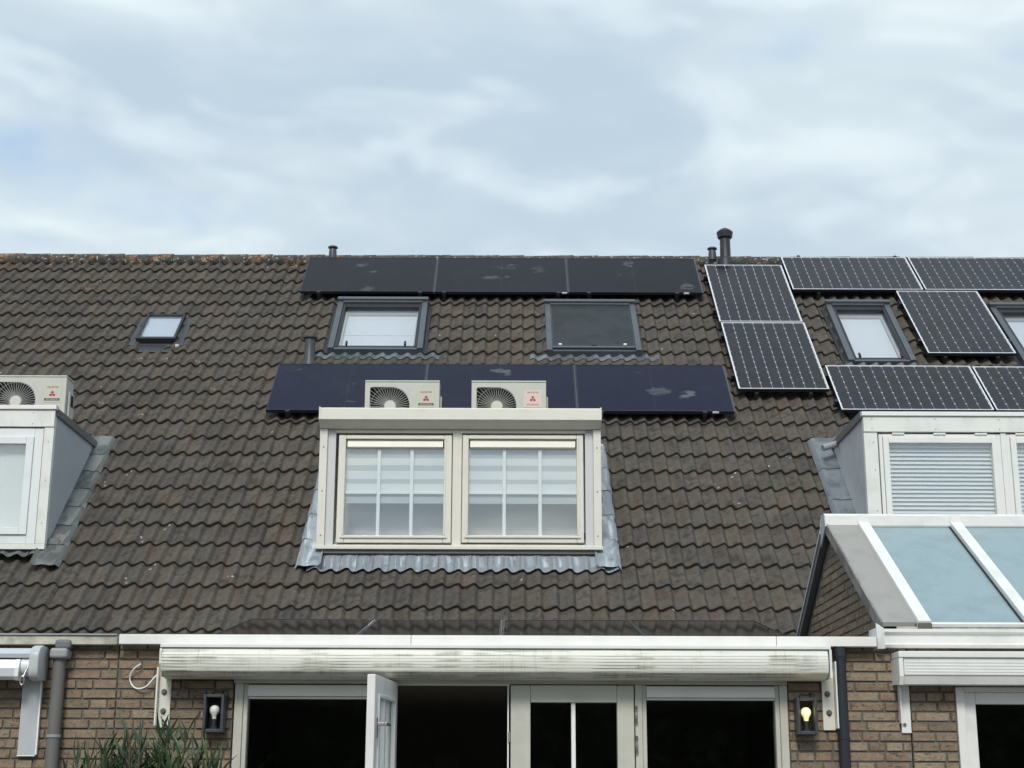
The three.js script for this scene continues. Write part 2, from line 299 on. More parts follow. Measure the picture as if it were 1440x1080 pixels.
// roof windows: pixel corners of the outer frame
const windows = [
  { px: [[476, 422], [602, 424], [594, 490], [461, 488]], kind: 'blind', label: 'roof window with pale blind', house: houseMid },
  { px: [[766, 427], [894, 426], [901, 493], [769, 491]], kind: 'screen', label: 'roof window covered by dark outer screen', house: houseMid },
  { px: [[1159.5, 426], [1249.5, 428], [1289, 505], [1195, 507]], kind: 'blind', label: 'narrow roof window with pale blind', house: houseRight },
  { px: [[1392, 431], [1482, 431], [1534, 509], [1440, 509]], kind: 'blind', label: 'narrow roof window beside the white-gridded panel', house: houseRight },
];
for (const w of windows) {
  const q = w.px.map(([x, y]) => R(x, y, 0.07)); w.u0 = (q[0].u + q[3].u) / 2; w.u1 = (q[1].u + q[2].u) / 2; w.v1 = (q[0].v + q[1].v) / 2; w.v0 = (q[2].v + q[3].v) / 2;
  holes.push([w.u0 + 0.07, w.u1 - 0.07, w.v0 + 0.07, w.v1 - 0.07]);
}
const small = (() => { const q = [[205, 436], [259, 437], [247, 472], [193, 470]].map(([x, y]) => R(x, y, 0.1)); return { u0: (q[0].u + q[3].u) / 2, u1: (q[1].u + q[2].u) / 2, v1: (q[0].v + q[1].v) / 2, v0: (q[2].v + q[3].v) / 2 }; })();
holes.push([small.u0 + 0.04, small.u1 - 0.04, small.v0 + 0.04, small.v1 - 0.04]);

for (const [house, x0, x1] of houses) {
  const roof = part(house, 'roof', roofPoint(0, 0, 0), ROOF_TURN);
  // boarded deck below the tiles with its openings, in roof coordinates
  const s = new THREE.Shape([[x0 + 0.001, -0.75], [x1 - 0.001, -0.75], [x1 - 0.001, RIDGE_V], [x0 + 0.001, RIDGE_V]].map(([a, b]) => new THREE.Vector2(a, b)));
  for (const [a, b, c, d] of holes) { const m = (a + b) / 2; if (m > x0 && m < x1) s.holes.push(new THREE.Path([[a, c], [b, c], [b, d], [a, d]].map(([p, q]) => new THREE.Vector2(Math.min(p, x1 - 0.01), q)))); }
  const dg = new THREE.ExtrudeGeometry(s, { depth: 0.12, bevelEnabled: false }); dg.translate(0, 0, -0.205);
  add(roof, 'roof_deck', dg, deckMat);
  // the rear slope and rear wall, out of sight
  const ry = 3.2 + RIDGE_V * Math.sin(SLOPE), rz = 13.93 + RIDGE_V * Math.cos(SLOPE) + 0.1;
  add(house, 'rear_roof', prism([V3(x0, ry - 0.1, -rz), V3(x1, ry - 0.1, -rz), V3(x1, 2.9, -(rz + (ry - 2.9))), V3(x0, 2.9, -(rz + (ry - 2.9)))], -0.12), deckMat);
  add(house, 'rear_wall', box(x0 + 0.002, x1 - 0.002, 0, 2.9, -(rz + ry - 3.2), -(rz + ry - 2.9), 0), M.mortar);
  // attic lining
  add(house, 'attic_room', [box(x0 + 0.05, x1 - 0.05, 2.7, 2.75, -17.5, -13.75, 0), box(x0 + 0.05, x1 - 0.05, 2.75, 6.2, -17.55, -17.5, 0), prism([V3(x0 + 0.05, 2.75, -13.9), V3(x0 + 0.05, 2.75, -17.5), V3(x0 + 0.05, 6.1, -17.5)], 0.04), prism([V3(x1 - 0.05, 2.75, -13.9), V3(x1 - 0.05, 2.75, -17.5), V3(x1 - 0.05, 6.1, -17.5)], 0.04)], M.attic);
  // tiles
  const spots = [];
  for (let k = -2; k <= 22; k++) for (let c = -30; c < 30; c++) {
    const u = TILE_START + 0.15 + c * 0.3, v = k * GAUGE; if (u < x0 || u >= x1) continue;
    if (holes.some(([a, b, p, q]) => u - 0.16 > a - 0.02 && u + 0.16 < b + 0.02 && v > p - 0.28 && v + GAUGE < q + 0.2)) continue;
    const inWin = holes.slice(3).some(([a, b, p, q]) => u + 0.13 > a && u - 0.13 < b && v + 0.3 > p && v + 0.05 < q);
    if (inWin) { spots.push({ u, v, k, clip: holes.slice(3).find(([a, b, p, q]) => u + 0.13 > a && u - 0.13 < b && v + 0.3 > p && v + 0.05 < q) }); continue; }
    spots.push({ u, v, k });
  }
  const rest = [];
  for (const t of spots) {
    const [px, py] = toPx(roofPoint(t.u, t.v + 0.15)); t.seen = px > -25 && px < 1465 && py < 898 && !hide.some(([a, b, c, d]) => t.u > a && t.u < b && t.v > c && t.v < d);
    if (t.clip) {          // a tile cut off beside or below a roof window
      const [a, b, p, q] = t.clip; let lo = t.u - 0.15, hi = t.u + 0.154, v0 = t.v, v1 = t.v + 0.395;
      if (t.u < a) hi = Math.min(hi, a - 0.03); else if (t.u > b) lo = Math.max(lo, b + 0.03); else if (t.u + 0.15 > b + 0.05) lo = b + 0.03; else if (t.u - 0.15 < a - 0.05) hi = a - 0.03; else if (t.v < p - 0.05) v1 = p - 0.03; else continue;
      if (hi - lo < 0.03 || v1 - v0 < 0.05) continue; t.cut = [lo, hi, v0, v1];
    }
  }
  const list = spots.filter((t) => !t.clip || t.cut).sort((a, b) => (b.seen - a.seen) || (a.k - b.k));
  list.forEach((t, i) => {
    const geo0 = tileGeos[Math.floor(rand() * tileGeos.length)]; let geo = geo0;
    if (t.cut) {
      const [lo, hi, v0, v1] = t.cut; geo = geo0.clone(); const p = geo.attributes.position;
      for (let j = 0; j < p.count; j++) { const x = clamp(p.getX(j) + t.u, lo, hi), y = clamp(p.getY(j) + t.v, v0, v1); const dn = p.getZ(j) - (waveH(p.getX(j) + TILE_START + 0.15) + LIFT * (1 - p.getY(j) / GAUGE) - 0.05); p.setXYZ(j, x - t.u, y - t.v, waveH(x - t.u + TILE_START + 0.15) + LIFT * (1 - (y - t.v) / GAUGE) - 0.05 + dn); }
    }
    const mat = rand() < 0.1 ? dropMats[Math.floor(rand() * 2)] : tileMats[Math.floor(rand() * tileMats.length)];
    const m = new THREE.Mesh(geo, mat); m.name = 'roof_tile'; m.position.set(t.u + rr(-0.002, 0.002), t.v + rr(-0.005, 0.005), rr(-0.002, 0.003)); m.rotation.z = rr(-0.009, 0.009); m.rotation.x = rr(-0.006, 0.006); m.rotation.y = rr(-0.006, 0.006);
    if (i < 300) roof.add(m); else { m.updateMatrix(); rest.push(geo.clone().applyMatrix4(m.matrix)); }
  });
  if (rest.length) { const m = new THREE.Mesh(mergeGeometries(rest), tileMats[0]); m.name = 'roof_tiles'; m.userData.kind = 'stuff'; roof.add(m); }
  // ridge caps in mortar
  const step = 0.335; let c = 0;
  for (let x = x0; x < x1 - 0.05; x += step, c++) {
    const L = Math.min(step + 0.02, x1 - x), g = new THREE.CylinderGeometry(0.088, 0.094, L, 12, 1, false); g.rotateZ(Math.PI / 2); g.rotateX(rr(-0.02, 0.02));
    const m = new THREE.Mesh((() => { const q = g.toNonIndexed(), p = q.attributes.position, uv = q.attributes.uv, a = rand() * 3, b = rand() * 3; for (let i = 0; i < p.count; i++) uv.setXY(i, p.getX(i) + a, Math.atan2(p.getY(i), p.getZ(i)) * 0.1 + b); return q; })(), ridgeMats[x < -2.5 ? (hsh(c, 3, 5) < 0.4 ? 0 : hsh(c, 3, 5) < 0.75 ? 1 : 2) : 2]); m.name = 'ridge_tile'; m.position.set(x + L / 2, RIDGE_V + 0.03, -0.012 + rr(-0.005, 0.005)); m.rotation.y = rr(-0.012, 0.012); m.rotation.z = rr(-0.006, 0.006); roof.add(m);
  }
}

// ------------------------------------------------------------------ roof windows
function roofWindow(w) {
  const W = w.u1 - w.u0, H = w.v1 - w.v0, cu = (w.u0 + w.u1) / 2, cv = (w.v0 + w.v1) / 2;
  const g = part(w.house, 'roof_window', roofPoint(cu, cv, 0), ROOF_TURN); g.userData.label = w.label;
  const a = W / 2, b = H / 2, N = 0.075;
  const bx = (x0, x1, y0, y1, z0, z1, r) => box(x0, x1, y0, y1, z0, z1, r);
  add(g, 'outer_frame', [bx(-a, -a + 0.07, -b, b, -0.1, N), bx(a - 0.07, a, -b, b, -0.1, N), bx(-a + 0.07, a - 0.07, b - 0.06, b, -0.1, N + 0.012), bx(-a + 0.07, a - 0.07, -b, -b + 0.045, -0.1, N - 0.02)], M.skyFrame);
  add(g, 'cover_rail', bx(-a - 0.01, a + 0.01, b - 0.03, b + 0.03, N - 0.01, N + 0.045, 0.012), M.skyFrame);
  add(g, 'side_gutter', [bx(-a - 0.05, -a - 0.002, -b, b, -0.07, -0.002), bx(a + 0.002, a + 0.05, -b, b, -0.07, -0.002)], M.skyFrameDark);
  const i0 = -a + 0.072, i1 = a - 0.072, j0 = -b + 0.047, j1 = b - 0.062;
  add(g, 'sash', [bx(i0, i0 + 0.035, j0, j1, -0.06, N - 0.012), bx(i1 - 0.035, i1, j0, j1, -0.06, N - 0.012), bx(i0 + 0.035, i1 - 0.035, j1 - 0.085, j1, -0.06, N - 0.016), bx(i0 + 0.035, i1 - 0.035, j0, j0 + 0.04, -0.06, N - 0.02)], w.kind === 'screen' ? M.skyFrame : M.skyFrameDark);
  const q0 = i0 + 0.036, q1 = i1 - 0.036, r0 = j0 + 0.041, r1 = j1 - 0.086;
  if (w.kind === 'screen') {
    add(g, 'sun_screen', bx(i0 + 0.01, i1 - 0.01, j0 + 0.03, j1 - 0.002, N - 0.008, N - 0.002, 0), std(col(0.022, 0.028, 0.032), 0.55, { map: paintDirty, bumpMap: grainTex, bumpScale: 0.002 }));
    add(g, 'screen_bar', bx(i0, i1, j0 - 0.01, j0 + 0.03, N - 0.012, N + 0.012), M.skyFrame);
    for (const x of [-0.36, 0.36]) add(g, 'clip', bx(a * x / 0.5 * 0.95 - 0.035, a * x / 0.5 * 0.95 + 0.005, j0 + 0.06, j0 + 0.085, N - 0.004, N + 0.016), M.bar);
    add(g, 'latch', bx(-0.03, 0.03, j0 + 0.03, j0 + 0.075, N - 0.004, N + 0.02), M.black);
  } else {
    add(g, 'glass_pane', bx(q0, q1, r0, r1, 0.012, 0.018, 0), glass);
    add(g, 'reveal_edge', [bx(q0, q0 + 0.02, r0, r1, -0.05, 0.0), bx(q1 - 0.02, q1, r0, r1, -0.05, 0.0), bx(q0 + 0.02, q1 - 0.02, r1 - 0.02, r1, -0.05, 0.0), bx(q0 + 0.02, q1 - 0.02, r0, r0 + 0.02, -0.05, -0.01)], M.pvcLight);
    add(g, 'roller_blind', bx(q0 + 0.022, q1 - 0.022, r0 + 0.02, r1 - 0.02, -0.075, -0.07, 0), M.shade);
    if (w === windows[0]) add(g, 'blind_bar', bx(q0 + 0.022, q1 - 0.022, (r0 + r1) / 2 - 0.03, (r0 + r1) / 2 + 0.01, -0.068, -0.064, 0.001), M.shade);
    for (const x of [-1, 1]) add(g, 'hook', bx(x * a * 0.62 - 0.012, x * a * 0.62 + 0.012, r0 - 0.01, r0 + 0.07, N - 0.02, N + 0.01), M.black);
  }
  // corrugated flashing apron dressed over the tiles below
  const A0 = w.kind === 'blind' && w.house === houseRight ? 0.06 : 0.2, pos = [], n = 72, x0 = -a - A0, x1 = a + A0, rows = [[-b + 0.0, 0.0], [-b - 0.07, 0.0], [-b - 0.13, 0.0]];
  for (const [y, dz] of rows) for (let i = 0; i <= n; i++) { const x = mix(x0, x1, i / n); const vv = (y + cv) / GAUGE, fr = vv - Math.floor(vv); pos.push(x, y, waveH(x + cu) + LIFT * (1 - fr) - 0.038 + dz); }
  const idx = []; for (let j = 0; j < 2; j++) for (let i = 0; i < n; i++) { const p = j * (n + 1) + i, q = p + n + 1; idx.push(p, q, q + 1, p, q + 1, p + 1); }
  const fg = new THREE.BufferGeometry(); fg.setAttribute('position', new THREE.BufferAttribute(new Float32Array(pos), 3)); fg.setIndex(idx); fg.computeVertexNormals();
  add(g, 'flashing_apron', fg, w.house === houseMid ? leadGrey : M.trimGrey);
}
windows.forEach(roofWindow);
{ // little hinged skylight among the tiles
  const w = small, W = w.u1 - w.u0, H = w.v1 - w.v0, a = W / 2, b = H / 2, g = part(houseLeft, 'skylight', roofPoint((w.u0 + w.u1) / 2, (w.v0 + w.v1) / 2, 0), ROOF_TURN), N = 0.055;
  g.userData.label = 'small dark-framed skylight standing proud of the tiles';
  add(g, 'frame', [box(-a, -a + 0.03, -b, b, -0.12, N), box(a - 0.03, a, -b, b, -0.12, N), box(-a + 0.03, a - 0.03, b - 0.03, b, -0.12, N), box(-a + 0.03, a - 0.03, -b, -b + 0.05, -0.12, N)], M.skyFrameDark);
  add(g, 'glass_pane', box(-a + 0.031, a - 0.031, -b + 0.051, b - 0.031, N - 0.022, N - 0.016, 0), glass);
  add(g, 'blind', box(-a + 0.032, a - 0.032, -b + 0.052, b - 0.032, N - 0.06, N - 0.055, 0), M.shade);
  add(g, 'flashing', [box(-a - 0.09, -a - 0.002, -b - 0.05, b, -0.06, -0.012), box(a + 0.002, a + 0.09, -b - 0.05, b, -0.06, -0.012), box(-a - 0.088, a + 0.088, -b - 0.2, -b - 0.052, -0.07, -0.022, 0.01), box(-a + 0.001, a - 0.001, -b - 0.051, -b - 0.001, -0.07, -0.016)], M.anthracite);
  const mr = rng(8); for (let i = 0; i < 9; i++) { const k = new THREE.IcosahedronGeometry(0.018 + 0.02 * mr(), 1), p = k.attributes.position; for (let j = 0; j < p.count; j++) p.setXYZ(j, p.getX(j) * (1 + 0.5 * (hsh(Math.round(p.getX(j) * 900), Math.round(p.getY(j) * 900), i) - 0.5)), p.getY(j), p.getZ(j) * 0.5); k.computeVertexNormals(); k.translate(mix(-a - 0.08, a + 0.08, i < 4 ? mr() * 0.25 : 0.7 + mr() * 0.3), -b - 0.06 - mr() * 0.1, -0.012); add(g, 'moss_clump', k, std(i % 4 === 1 ? col(0.4, 0.41, 0.36) : col(0.07, 0.085, 0.035), 0.95)); }
}
// vents through the roof
function vent(house, label, base, pts, mat = M.anthracite) { const g = add(house, 'vent_pipe', lathe(pts, base.x, base.y, base.z), mat); g.userData.label = label; return g; }
{
  const rv = [[0.0, -0.05], [0.055, -0.05], [0.052, 0.06], [0.045, 0.085], [0.045, 0.10], [0.066, 0.105], [0.066, 0.12], [0.05, 0.13], [0, 0.132]];
  const ridge = (px) => { const q = R(px, 360, 0.1); return roofPoint(q.u, RIDGE_V + 0.02, 0.08); };
  vent(houseMid, 'short capped vent on the ridge above black panels', ridge(465).add(V3(0.02, 0, 0)), rv);
  vent(houseRight, 'short capped vent on the ridge beside the tall flue', ridge(1000).add(V3(0.02, 0, 0)), rv);
  const q = R(434, 513, 0.0), b = roofPoint(q.u, q.v + 0.06, -0.02);
  vent(houseMid, 'stubby black vent pipe above the lower panels', b, [[0.10, -0.12], [0.08, 0.02], [0.066, 0.06], [0.062, 0.40], [0.062, 0.42], [0.088, 0.425], [0.088, 0.45], [0.06, 0.462], [0, 0.468]].map(([r, y]) => [r, y * 0.74]));
  const f = R(1020, 372, 0.0), fb = roofPoint(f.u, f.v - 0.05, 0), top = P(1020, 320, -fb.z).y - fb.y;
  vent(houseRight, 'tall black flue with pointed cowl', fb, [[0.11, -0.2], [0.10, 0.08], [0.072, 0.12], [0.070, top - 0.17], [0.098, top - 0.15], [0.112, top - 0.075], [0.10, top - 0.062], [0.06, top - 0.03], [0, top]], std(col(0.022, 0.023, 0.027), 0.5));
}

// ------------------------------------------------------------------ dormers
const D = DORMER;
function dormerShell(house, [x0, x1], o) {
  const g = part(house, 'dormer', V3((x0 + x1) / 2, DBASE, -D)); const yt = DTOP;
  // cheeks follow the roof slope
  const rz = (y) => roofDist(y);
  for (const [x, s] of [[x0, 1], [x1, -1]]) add(g, 'cheek', prism([V3(x + s * 0.004, DBASE - 0.04, -(D + 0.02)), V3(x + s * 0.004, yt - 0.05, -(D + 0.02)), V3(x + s * 0.004, yt - 0.05, -(rz(yt) + 0.15)), V3(x + s * 0.004, DBASE - 0.04, -(D + 0.1))], s > 0 ? -0.05 : 0.05), o.cheek);
  add(g, 'dormer_roof', box(x0 - 0.01, x1 + 0.01, yt - 0.06, yt - 0.02, -(DBACK + 0.12), -(D + 0.005), 0.002), M.flatRoof);
  for (const x of [x0 - 0.02, x1 - 0.03]) add(g, 'roof_edge_trim', box(x, x + 0.05, yt - 0.075, yt + 0.0, -(DBACK + 0.03), -(D + 0.012)), o.edge);
  return g;
}
// lead along the cheeks, on the tiles: strips of overlapping soakers
function soakers(g, xEdge, side, wBot, wTop, mat, vTop, n = 5, name = 'lead_soaker') {
  const v0 = vOf(DBASE) - 0.33;
  for (let i = 0; i < n; i++) {
    const a = mix(v0, vTop, i / n), b = mix(v0, vTop, (i + 1) / n) + 0.05, wa = mix(wBot, wTop, i / n) + rr(-0.006, 0.006), wb = mix(wBot, wTop, (i + 1) / n);
    const K = 8, pos = [], idx = [];
    for (const [v, w, l] of [[a, wa, 0.012], [(a + b) / 2, (wa + wb) / 2, 0.008], [b, wb, 0.003]]) for (let k = 0; k <= K; k++) {
      const t = k / K, u = xEdge + side * ((w + 0.05) * t - 0.07), p = roofPoint(u, v, 0.037 + l + 0.2 * (waveH(u) - 0.02) + 0.005 * Math.sin(k * 1.3 + v * 7) * t + (k === 0 ? 0.03 : 0) - (k === K ? 0.045 : 0)); pos.push(p.x, p.y, p.z);
    }
    for (let j = 0; j < 2; j++) for (let k = 0; k < K; k++) { const p = j * (K + 1) + k, q = p + K + 1; side > 0 ? idx.push(p, p + 1, q + 1, p, q + 1, q) : idx.push(p, q, q + 1, p, q + 1, p + 1); }
    const ge = new THREE.BufferGeometry(); ge.setAttribute('position', new THREE.BufferAttribute(new Float32Array(pos), 3)); ge.setIndex(idx); ge.computeVertexNormals();
    add(g, name, ge, mat, { off: [i * 0.37 + rand(), rand()] });
  }
}
function apron(g, xa, xb, depth, mat, pieces) {       // lead apron below the front, one dressed scallop after another
  const vt = vOf(DBASE) + 0.07, K = 12, J = 5;
  for (let i = 0; i < pieces; i++) {
    const a = mix(xa, xb, i / pieces), b = mix(xa, xb, (i + 1) / pieces), pos = [], idx = [], ph = rand() * 6;
    for (let j = 0; j <= J; j++) for (let k = 0; k <= K; k++) {
      const s = j / J, t = k / K, u = mix(a, b, t), v = vt - s * depth * (1 + 0.03 * Math.sin(u * 21)), vv = v / GAUGE, fr = vv - Math.floor(vv);
      const n = waveH(u) * smooth(0.25, 0.95, s) + LIFT * (1 - fr) * smooth(0.2, 0.9, s) - 0.022 + 0.022 * Math.sin(Math.PI * Math.min(1, s * 1.1)) + mix(0.10, 0.003, smooth(0, 0.45, s)) + 0.004 * Math.sin(u * 19 + ph + s * 5) * (1 - s) + (k === 0 ? -0.004 : 0) + (t > 0.86 ? 0.012 * (t - 0.86) / 0.14 * (1 - 0.6 * s) : 0);
      const p = roofPoint(u, v, n); pos.push(p.x, p.y, p.z);
    }
    for (let j = 0; j < J; j++) for (let k = 0; k < K; k++) { const p = j * (K + 1) + k, q = p + K + 1; idx.push(p, q, q + 1, p, q + 1, p + 1); }
    const ge = new THREE.BufferGeometry(); ge.setAttribute('position', new THREE.BufferAttribute(new Float32Array(pos), 3)); ge.setIndex(idx); ge.computeVertexNormals();
    add(g, 'lead_apron', ge, mat, { off: [rand() * 2, rand() * 2] });
  }
}
const dr = (a, b, c, d, dist = D) => rect(a, b, c, d, dist);
// the middle dormer: shutter box, guide rails, two casements with glazing bars
{
  const g = dormerShell(houseMid, dormers.mid, { cheek: M.cream, edge: M.trimGrey }); g.userData.label = 'cream dormer with shutter box and two barred casements';
  const [xa, xb] = dormers.mid, Z = (q, back, front, r) => rbox(q, D + back, D - front, r);
  const top = P(650, 573.5, D - 0.16).y, mid = P(650, 590, D - 0.16).y, low = P(650, 603, D - 0.05).y;
  add(g, 'shutter_box', sweepX([[0, low], [0.06, low], [0.165, mid], [0.165, top - 0.012], [0.153, top], [-0.06, top], [-0.06, low]], xa + 0.012, xb - 0.012, D, 0.3), M.cream);
  for (const x of [xa - 0.002, xb - 0.012]) add(g, 'shutter_box_end', sweepX([[-0.06, low - 0.005], [0.062, low - 0.005], [0.17, mid - 0.003], [0.17, top + 0.004], [-0.06, top + 0.004]], x, x + 0.014, D, 0.3), M.cream);
  add(g, 'shutter_slat', Z({ x0: xa + 0.09, x1: xb - 0.08, y0: P(650, 609.5, D).y, y1: low - 0.002 }, 0.03, 0.012), M.cream);
  const yb = DBASE, ytop = low - 0.003;
  for (const [x, s] of [[xa, 1], [xb, -1]]) {
    const x1 = x + s * 0.075, x2 = x + s * 0.155; add(g, 'side_post', box(Math.min(x, x1), Math.max(x, x1), yb + 0.02, ytop, -(D + 0.1), -(D - 0.045)), M.cream);
    add(g, 'guide_rail', box(Math.min(x1, x2) + 0.001, Math.max(x1, x2) - 0.001, yb + 0.02, ytop, -(D + 0.08), -(D - 0.012), 0.003), M.rail);
    for (const y of [0.12, 0.55, 0.98]) add(g, 'screw', cyl(V3(x + s * 0.04, yb + y, -(D - 0.043)), V3(x + s * 0.04, yb + y, -(D - 0.048)), 0.007, 8), M.bolt);
  }
  add(g, 'sill', [box(xa - 0.01, xb + 0.01, yb - 0.012, yb + 0.02, -(D + 0.1), -(D - 0.06))], M.cream);
  add(g, 'sill_trim', box(xa + 0.05, xb - 0.05, yb - 0.05, yb - 0.013, -(D + 0.1), -(D - 0.03)), M.pvcGrey);
  const mul = dr(636, 612, 649, 765); add(g, 'mullion', box(mul.x0, mul.x1, yb + 0.021, ytop, -(D + 0.09), -(D - 0.01)), M.cream);
  add(g, 'frame_rail', [box(xa + 0.156, mul.x0 - 0.001, yb + 0.021, P(550, 766, D).y, -(D + 0.09), -(D - 0.012)), box(mul.x1 + 0.001, xb - 0.156, yb + 0.021, P(735, 766, D).y, -(D + 0.09), -(D - 0.012))], M.cream);
  for (const [c0, c1, gl0, gl1, bars] of [[475, 635, 485.5, 624, [532, 578.5]], [650, 820.5, 659, 811, [709, 759.5]]]) {
    const o = dr(c0, 613, c1, 764), q = dr(gl0, 619, gl1, 753.5), f = 0.035;
    add(g, 'casement_frame', [box(o.x0, q.x0, o.y0, o.y1, -(D + 0.05), -(D - f), 0.006), box(q.x1, o.x1, o.y0, o.y1, -(D + 0.05), -(D - f), 0.006), box(q.x0 + 0.001, q.x1 - 0.001, q.y1, o.y1, -(D + 0.05), -(D - f + 0.002), 0.006), box(q.x0 + 0.001, q.x1 - 0.001, o.y0, q.y0, -(D + 0.05), -(D - f + 0.002), 0.006)], M.cream);
    add(g, 'glazing_bead', [box(q.x0 - 0.035, q.x1 + 0.035, q.y0 - 0.028, q.y0 - 0.006, -(D - f), -(D - f - 0.014)), box(q.x0 - 0.02, q.x0 - 0.004, q.y0, q.y1 + 0.02, -(D - f), -(D - f - 0.01)), box(q.x1 + 0.004, q.x1 + 0.02, q.y0, q.y1 + 0.02, -(D - f), -(D - f - 0.01)), box(q.x0 - 0.003, q.x1 + 0.003, q.y1 + 0.004, q.y1 + 0.02, -(D - f), -(D - f - 0.01))], M.cream);
    const vb = P(550, 631, D).y; add(g, 'trickle_vent', sweepX([[-0.02, vb], [0.022, vb], [0.034, vb + 0.012], [0.018, q.y1 - 0.006], [-0.02, q.y1 - 0.006]], q.x0 + 0.012, q.x1 - 0.012, D, 0.4), M.cream);
    add(g, 'glass_pane', box(q.x0 - 0.004, q.x1 + 0.004, q.y0 - 0.004, vb, -(D + 0.004), -(D + 0.0), 0), glass);
    const yc = P(550, 692.5, D).y;
    for (const b of bars) { const x = P(b, 692, D).x; add(g, 'glazing_bar', box(x - 0.0165, x + 0.0165, q.y0, vb - 0.002, -(D + 0.026), -(D + 0.006), 0.003), M.bar); }
    const xsb = [q.x0, ...bars.map((b) => P(b, 692, D).x), q.x1]; for (let i = 0; i < 3; i++) add(g, 'glazing_bar', box(xsb[i] + (i ? 0.017 : 0), xsb[i + 1] - (i < 2 ? 0.017 : 0), yc - 0.013, yc + 0.013, -(D + 0.025), -(D + 0.007), 0.003), M.bar);
    // striped day-and-night blind, half lowered
    const bands = [[632, 644, 1], [644, 654.5, 0], [654.5, 662, 1], [662, 674, 0], [674, 680, 1], [680, 695, 0], [695, 708, 2]];
    for (const [a, b, k] of bands) { const y1 = P(550, a, D + 0.036).y, y0 = P(550, b, D + 0.036).y; add(g, 'blind_band', box(q.x0 - 0.02, q.x1 + 0.02, y0 + 0.0006, y1 - 0.0006, -(D + 0.039), -(D + 0.036), 0), k === 0 ? M.blind : M.blindSheer); }
  }
  add(g, 'added_bounce_panel', box(xa + 0.1, xb - 0.1, 2.76, DTOP - 0.08, -(D + 0.36), -(D + 0.3), 0), M.attic);  // pale panel added behind the glass to brighten the lower panes, no real wall
  apron(g, P(434, 790, D).x, P(868, 790, D).x, 0.42, leadMat, 19);
  soakers(g, xa, -1, 0.20, 0.16, leadMat, vOf(DTOP) - 0.1); soakers(g, xb, 1, 0.20, 0.16, leadMat, vOf(DTOP) - 0.1);
}
function plainDormer(house, xs, o) {
  const g = dormerShell(house, xs, o), [xa, xb] = xs, y1 = P(650, o.f1, D).y, yt = P(650, o.top, D - 0.03).y;
  add(g, 'roof_trim', box(xa - 0.015, xb + 0.015, y1, yt, -(D + 0.05), -(D - 0.05)), M.white);
  const y2 = P(650, o.f2, D).y; add(g, 'fascia_board', box(xa, xb, y2, y1 - 0.002, -(D + 0.05), -(D - 0.03)), M.board);
  for (let x = xa + 0.08; x < xb; x += 0.62) for (const y of [y1 - 0.03, y2 + 0.03]) add(g, 'screw', cyl(V3(x, y, -(D - 0.028)), V3(x, y, -(D - 0.034)), 0.006, 8), M.steel);
  add(g, 'lower_board', box(xa, xb, DBASE - 0.02, DBASE + 0.03, -(D + 0.05), -(D - 0.02)), M.board);
  return [g, y2];
}
{ // left neighbour's dormer
  const [g, y2] = plainDormer(houseLeft, dormers.left, { cheek: M.cheek, edge: M.trimGrey, top: 572, f1: 579, f2: 603 }); g.userData.label = 'white-fronted dormer with grey cheek carrying an outdoor unit';
  const [xa, xb] = dormers.left, px = (x, y = 690) => P(x, y, D).x, py = (y, x = 30) => P(x, y, D).y;
  const xp = px(56), top = y2 - 0.003, bot = DBASE + 0.031;
  add(g, 'corner_board', box(xp, xb, bot, top, -(D + 0.05), -(D - 0.018)), M.board);
  add(g, 'corner_board', box(xa, xa + 0.16, bot, top, -(D + 0.05), -(D - 0.018)), M.board);
  for (const y of [0.2, 0.62, 1.0]) add(g, 'screw', cyl(V3(xp + 0.05, bot + y, -(D - 0.016)), V3(xp + 0.05, bot + y, -(D - 0.022)), 0.006, 8), M.steel);
  const f0 = xa + 0.165, f1 = xp - 0.006; const frame = (n, x0, x1, y0, y1, w, zb, zf, m) => add(g, n, [box(x0, x0 + w, y0, y1, -zb, -zf), box(x1 - w, x1, y0, y1, -zb, -zf), box(x0 + w, x1 - w, y1 - w, y1, -zb, -zf + 0.001), box(x0 + w, x1 - w, y0, y0 + w, -zb, -zf + 0.001)], m);
  frame('window_frame', f0, f1, bot + 0.002, top - 0.01, 0.085, D + 0.05, D - 0.01, M.whiteCool);
  frame('casement_frame', f0 + 0.086, f1 - 0.086, bot + 0.09, top - 0.097, 0.07, D + 0.045, D - 0.03, M.whiteCool);
  add(g, 'glass_pane', box(f0 + 0.15, f1 - 0.15, bot + 0.155, top - 0.162, -(D + 0.006), -(D + 0.001), 0), glass);
  add(g, 'net_curtain', box(f0 + 0.12, f1 - 0.12, bot + 0.12, top - 0.14, -(D + 0.083), -(D + 0.08), 0), M.blind);
  apron(g, xa - 0.1, P(72, 780, D).x + 0.05, 0.22, leadOld, 9); soakers(g, xb, 1, 0.22, 0.2, leadOld, vOf(DTOP) + 0.03, 7);
}
